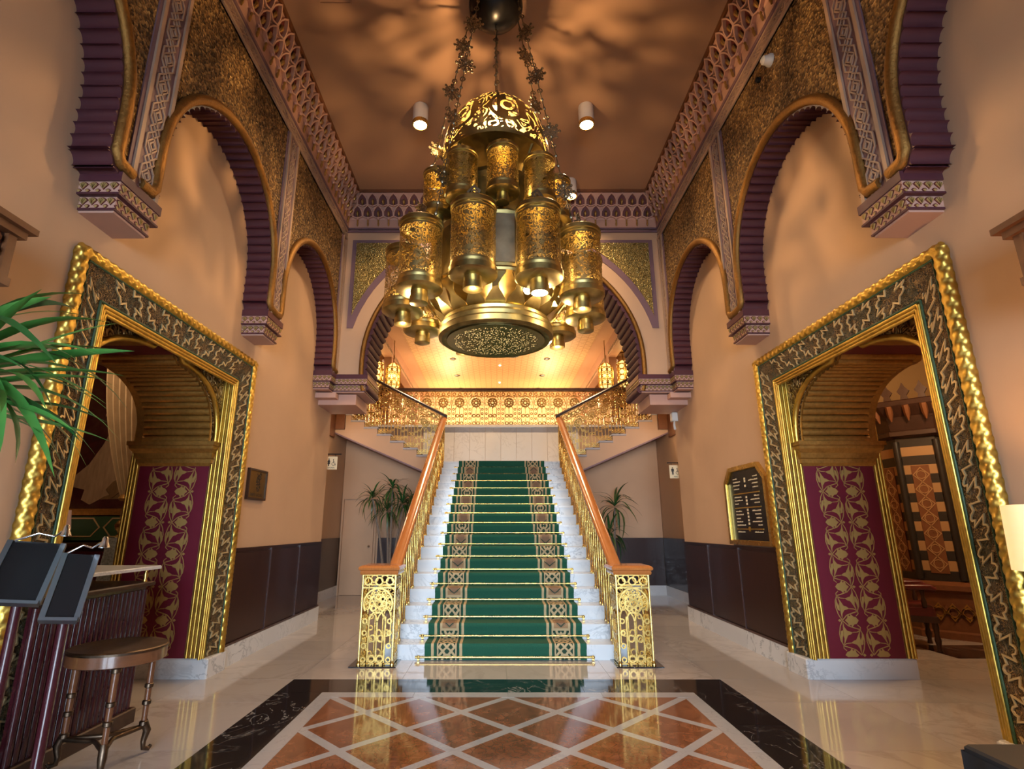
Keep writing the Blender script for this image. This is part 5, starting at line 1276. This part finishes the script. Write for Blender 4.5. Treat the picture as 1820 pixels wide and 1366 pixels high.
# round side table
TX, TY = -2.48, 3.72
t = thing('side_table', (TX, TY, 0), 'round wooden side table with bronze-mounted legs in front of the reeded counter', 'table')
mat('tray_glass', color=(.02, .018, .02), rough=.05, coat=.6)
mat('table_wood', fn=f_wood((.10, .035, .014), (.20, .075, .030), (3, 3, 12), .28), coat=.3)
mat('dark_bronze', fn=f_gold((.16, .11, .075), .38, 20, .2, .4))
MB().lathe([(.262, .595), (.270, .60), (.270, .665), (.262, .668), (.252, .668), (.252, .60)], 36, (TX, TY, 0)).build('apron_ring', 'table_wood', t, 40)
MB().lathe([(.253, .640), (.253, .652)], 36, (TX, TY, 0)).build('glass_top', 'tray_glass', t)
MB().lathe([(.253, .662), (.273, .662), (.275, .676), (.266, .682), (.253, .678)], 36, (TX, TY, 0)).build('gallery_rim', 'dark_bronze', t, 40)
for k in range(3):
    a = math.radians(-56 + 120 * k); c, s_ = math.cos(a), math.sin(a); rr = .235
    P = lambda r, z: (TX + r * c, TY + r * s_, z)
    MB().tube([P(rr, .60), P(rr, .40), P(rr, .17)], [.021, .019, .016], 10).build('leg', 'table_wood', t, 50)
    for z in (.58, .40, .30, .18): MB().lathe([(.018, -.016), (.026, -.010), (.026, .010), (.018, .016)], 10, P(rr, z)).build('leg_mount', 'dark_bronze', t, 50)
    MB().tube([P(rr, .19), P(rr + .03, .13), P(rr + .015, .07), P(rr + .02, .03), P(rr + .055, .018), P(rr + .07, .035)], [.024, .024, .017, .014, .014, .010], 8).build('foot', 'dark_bronze', t, 50)
    a2 = math.radians(-56 + 120 * (k + 1)); q0, q1 = Vector(P(rr, .16)), Vector((TX + rr * math.cos(a2), TY + rr * math.sin(a2), .16)); ctr = Vector((TX, TY, .16))
    MB().tube([tuple(q0.lerp(q1, u) + (ctr - q0.lerp(q1, u)) * (.9 * math.sin(PI * u) * .6)) for u in [i / 8 for i in range(9)]], .014, 8).build('stretcher', 'dark_bronze', t, 50)
# two menu stands with clip-on lamps
def menu_stand(x, y, zc, rz, roll, w, h, lab):
    t = thing('menu_stand', (x, y, 0), lab, 'stand')
    MB().tube([(x, y, .02), (x, y, zc - .05)], [.026, .024], 10).build('pole', 'mahogany', t, 50); MB().lathe([(.11, 0), (.11, .015), (.05, .03), (.03, .06)], 20, (x, y, 0)).build('base', 'mahogany', t, 40)
    mx = T4(x, y, zc) @ RZ(rz) @ Matrix.Rotation(math.radians(62), 4, 'X') @ Matrix.Rotation(roll, 4, 'Z')
    put('sloped_board', MB().box(-w / 2, w / 2, -h / 2, h / 2, -.008, .008).mesh('sloped_board', 'sign_black'), t, mx)
    for k in (-w / 2 + .006, w / 2 - .006): put('steel_edge', MB().box(k - .012, k + .012, -h / 2, h / 2, -.012, .016).mesh('steel_edge', 'dull_steel'), t, mx)
    put('page_lip', MB().box(-w / 2, w / 2, -h / 2 - .01, -h / 2 + .006, -.01, .035).mesh('page_lip', 'dull_steel'), t, mx)
    top = mx @ Vector((w * .3, h / 2, .02)); d = Vector((.10, -.06, .06))
    MB().tube([tuple(mx @ Vector((-w * .4, h / 2, .01))), tuple(mx @ Vector((0, h / 2 + .03, .05))), tuple(top + Vector((0, 0, .03))), tuple(top + d * .6 + Vector((0, 0, .02))), tuple(top + d)], .006, 8).build('lamp_arm', 'chrome', t, 50)
    MB().lathe([(.008, .03), (.014, .02), (.016, 0), (.026, -.025), (.022, -.028)], 12, tuple(top + d)).build('lamp_head', 'chrome', t, 40)
mat('dull_steel', color=(.30, .33, .37), rough=.3, metal=.9)
menu_stand(-2.50, 2.90, 1.18, math.radians(28), math.radians(-6), .24, .32, 'black menu stand at the far left edge, nearer the picture border')
menu_stand(-2.25, 2.90, 1.11, math.radians(34), math.radians(-6), .15, .34, 'narrower black menu stand in front of the reeded counter')

# ------------------------------------------------------------------ furniture at the right
LX, LY = 2.47, 2.62
t = thing('side_table', (LX, LY, 0), 'table covered with black cloth at the lower right corner', 'table')
MB().cbox(LX - .54, LX + .40, LY - .5, LY + .06, .46, .49, .01).build('table_top', 'black_cloth', t)
rings = []
for z, g_ in ((.465, 0.0), (.3, .01), (.02, .03)):
    P = []
    for j in range(48):
        u = j / 48 * 4; k = int(u); r = u - k; c = [(-.545, -.505), (.405, -.505), (.405, .065), (-.545, .065)]; a, b_ = c[k], c[(k + 1) % 4]
        wv = g_ * math.sin(j * 1.9); P.append((LX + a[0] + (b_[0] - a[0]) * r + wv, LY + a[1] + (b_[1] - a[1]) * r + wv, z))
    rings.append(P)
MB().loft(rings).build('cloth_skirt', 'black_cloth', t, 50)
lp = thing('table_lamp', (LX, LY - .1, .49), 'table lamp with glowing cream drum shade at the right edge', 'lamp')
MB().lathe([(.10, .492), (.10, .51), (.03, .54), (.05, .66), (.075, .80), (.05, .98), (.02, 1.10), (.012, 1.24)], 18, (LX, LY - .1, 0)).build('lamp_base', 'antique_brass', lp, 40)
def f_shade(t):
    n = t.noise(t.scale(t.pos(), (1, 1, 12)), 12, 2)
    return {'Base Color': (.85, .68, .42), 'Emission Color': t.mix(n, (1, .66, .26), (1, .74, .36)), 'Emission Strength': .75, 'Roughness': .8}
mat('lit_shade', fn=f_shade)
MB().lathe([(.215, 1.21), (.218, 1.21), (.208, 1.50), (.205, 1.50)], 32, (LX, LY - .1, 0), caps=False).build('lamp_shade', 'lit_shade', lp, 60)
light('table_lamp_bulb', 'POINT', (LX, LY - .1, 1.36), 38, (1.0, .52, .16), shadow_soft_size=.05)

# ------------------------------------------------------------------ plants
def blade(L, W, droop, n=7, fold=.25):
    b = MB(); P = []; Q = []; C = []
    for i in range(n + 1):
        t = i / n; w = W * (math.sin(PI * min(1, t * .93 + .07)) ** .75) * (1 if t < 1 else 0) * .5 + .0005
        ang = droop * t; x = L * t * math.cos(ang * .6); z = -L * t * math.sin(ang * .75) * t
        C.append((x, 0, z)); P.append((x, w, z + w * fold)); Q.append((x, -w, z + w * fold))
    vs = P + C + Q; m = n + 1; fs = []
    for i in range(n): fs += [(i, i + 1, m + i + 1, m + i), (m + i, m + i + 1, 2 * m + i + 1, 2 * m + i)]
    b.add(vs, fs); return b
def leaf_mx(p, az, el, roll, sc=1): return T4(*p) @ RZ(az) @ Matrix.Rotation(-el, 4, 'Y') @ Matrix.Rotation(roll, 4, 'X') @ Matrix.Scale(sc, 4)
BL = [blade(1.0, .085, d, 9).mesh('leaf', 'leaf_bright', 60) for d in (.15, .45, .8)] + [blade(1.0, .075, d, 9).mesh('leaf', 'leaf', 60) for d in (.2, .5, .9)]
GX, GY = -2.52, 2.30
t = thing('potted_palm', (GX, GY, 0), 'large potted palm whose bright green leaves reach in from the left edge', 'plant')
MB().lathe([(.15, 0), (.19, .05), (.21, .40), (.19, .41), (.17, .38)], 24, (GX, GY, 0)).build('pot', 'black_metal', t, 40); MB().lathe([(.17, .36), (.17, .375)], 20, (GX, GY, 0)).build('soil', 'soil', t)
for k, (zx, zy, h) in enumerate(((0, 0, 2.12), (.05, .05, 1.88), (-.04, .03, 2.35))): MB().tube([(GX + zx * .3, GY + zy * .3, .36), (GX + zx, GY + zy, h * .6), (GX + zx, GY + zy, h)], [.022, .018, .012], 7).build('stem', 'bark', t, 50)
random.seed(21)
for k in range(46):
    h = random.choice((2.12, 1.95, 2.25, 2.05)); az = random.uniform(-.8, .9); el = random.uniform(-.45, .8)
    sc = random.uniform(.45, .74); sc *= .75 if abs(az) > .8 else 1
    put('leaf', BL[random.choice((0, 0, 1, 1, 2, 3, 4, 5))], t, leaf_mx((GX + random.uniform(-.03, .05), GY, h + random.uniform(-.08, .02)), az, el, random.uniform(-.6, .6), sc))
DL = [blade(1.0, .085, d, 6).mesh('leaf', m, 60) for d in (.5, 1.0, 1.5) for m in ('leaf_olive', 'leaf')]
def dracaena(x, y, heads, label, leafL, nl):
    t = thing('dracaena', (x, y, 0), label, 'plant')
    MB().lathe([(.17, 0), (.22, .06), (.24, .42), (.22, .43), (.20, .40)], 22, (x, y, 0)).build('pot', 'dark_wood', t, 40); MB().lathe([(.20, .38), (.20, .395)], 20, (x, y, 0)).build('soil', 'soil', t)
    for hx, hy, hz in heads:
        MB().tube([(x + hx * .25, y + hy * .25, .38), (x + hx * .55, y + hy * .5, .38 + (hz - .38) * .5), (x + hx, y + hy, hz)], [.028, .024, .018], 7).build('cane', 'bark', t, 50)
        for k in range(nl):
            az = k * 2.4 + random.random(); el = 1.25 - 1.75 * (k / nl) + random.uniform(-.15, .15)
            put('leaf', random.choice(DL), t, leaf_mx((x + hx, y + hy, hz + .05 * math.sin(el)), az, el, 0, leafL * random.uniform(.75, 1.1)))
dracaena(-2.30, 11.70, [(-.42, -.05, 1.98), (-.02, .0, 2.18), (.22, -.05, 1.86), (-.12, .05, 1.72), (.42, .0, 1.90)], 'tall multi-stemmed dracaena left of the stair', .46, 34)
dracaena(2.28, 11.60, [(.08, -.05, 1.80), (-.05, .0, 1.22)], 'drooping dracaena right of the stair', .58, 26)
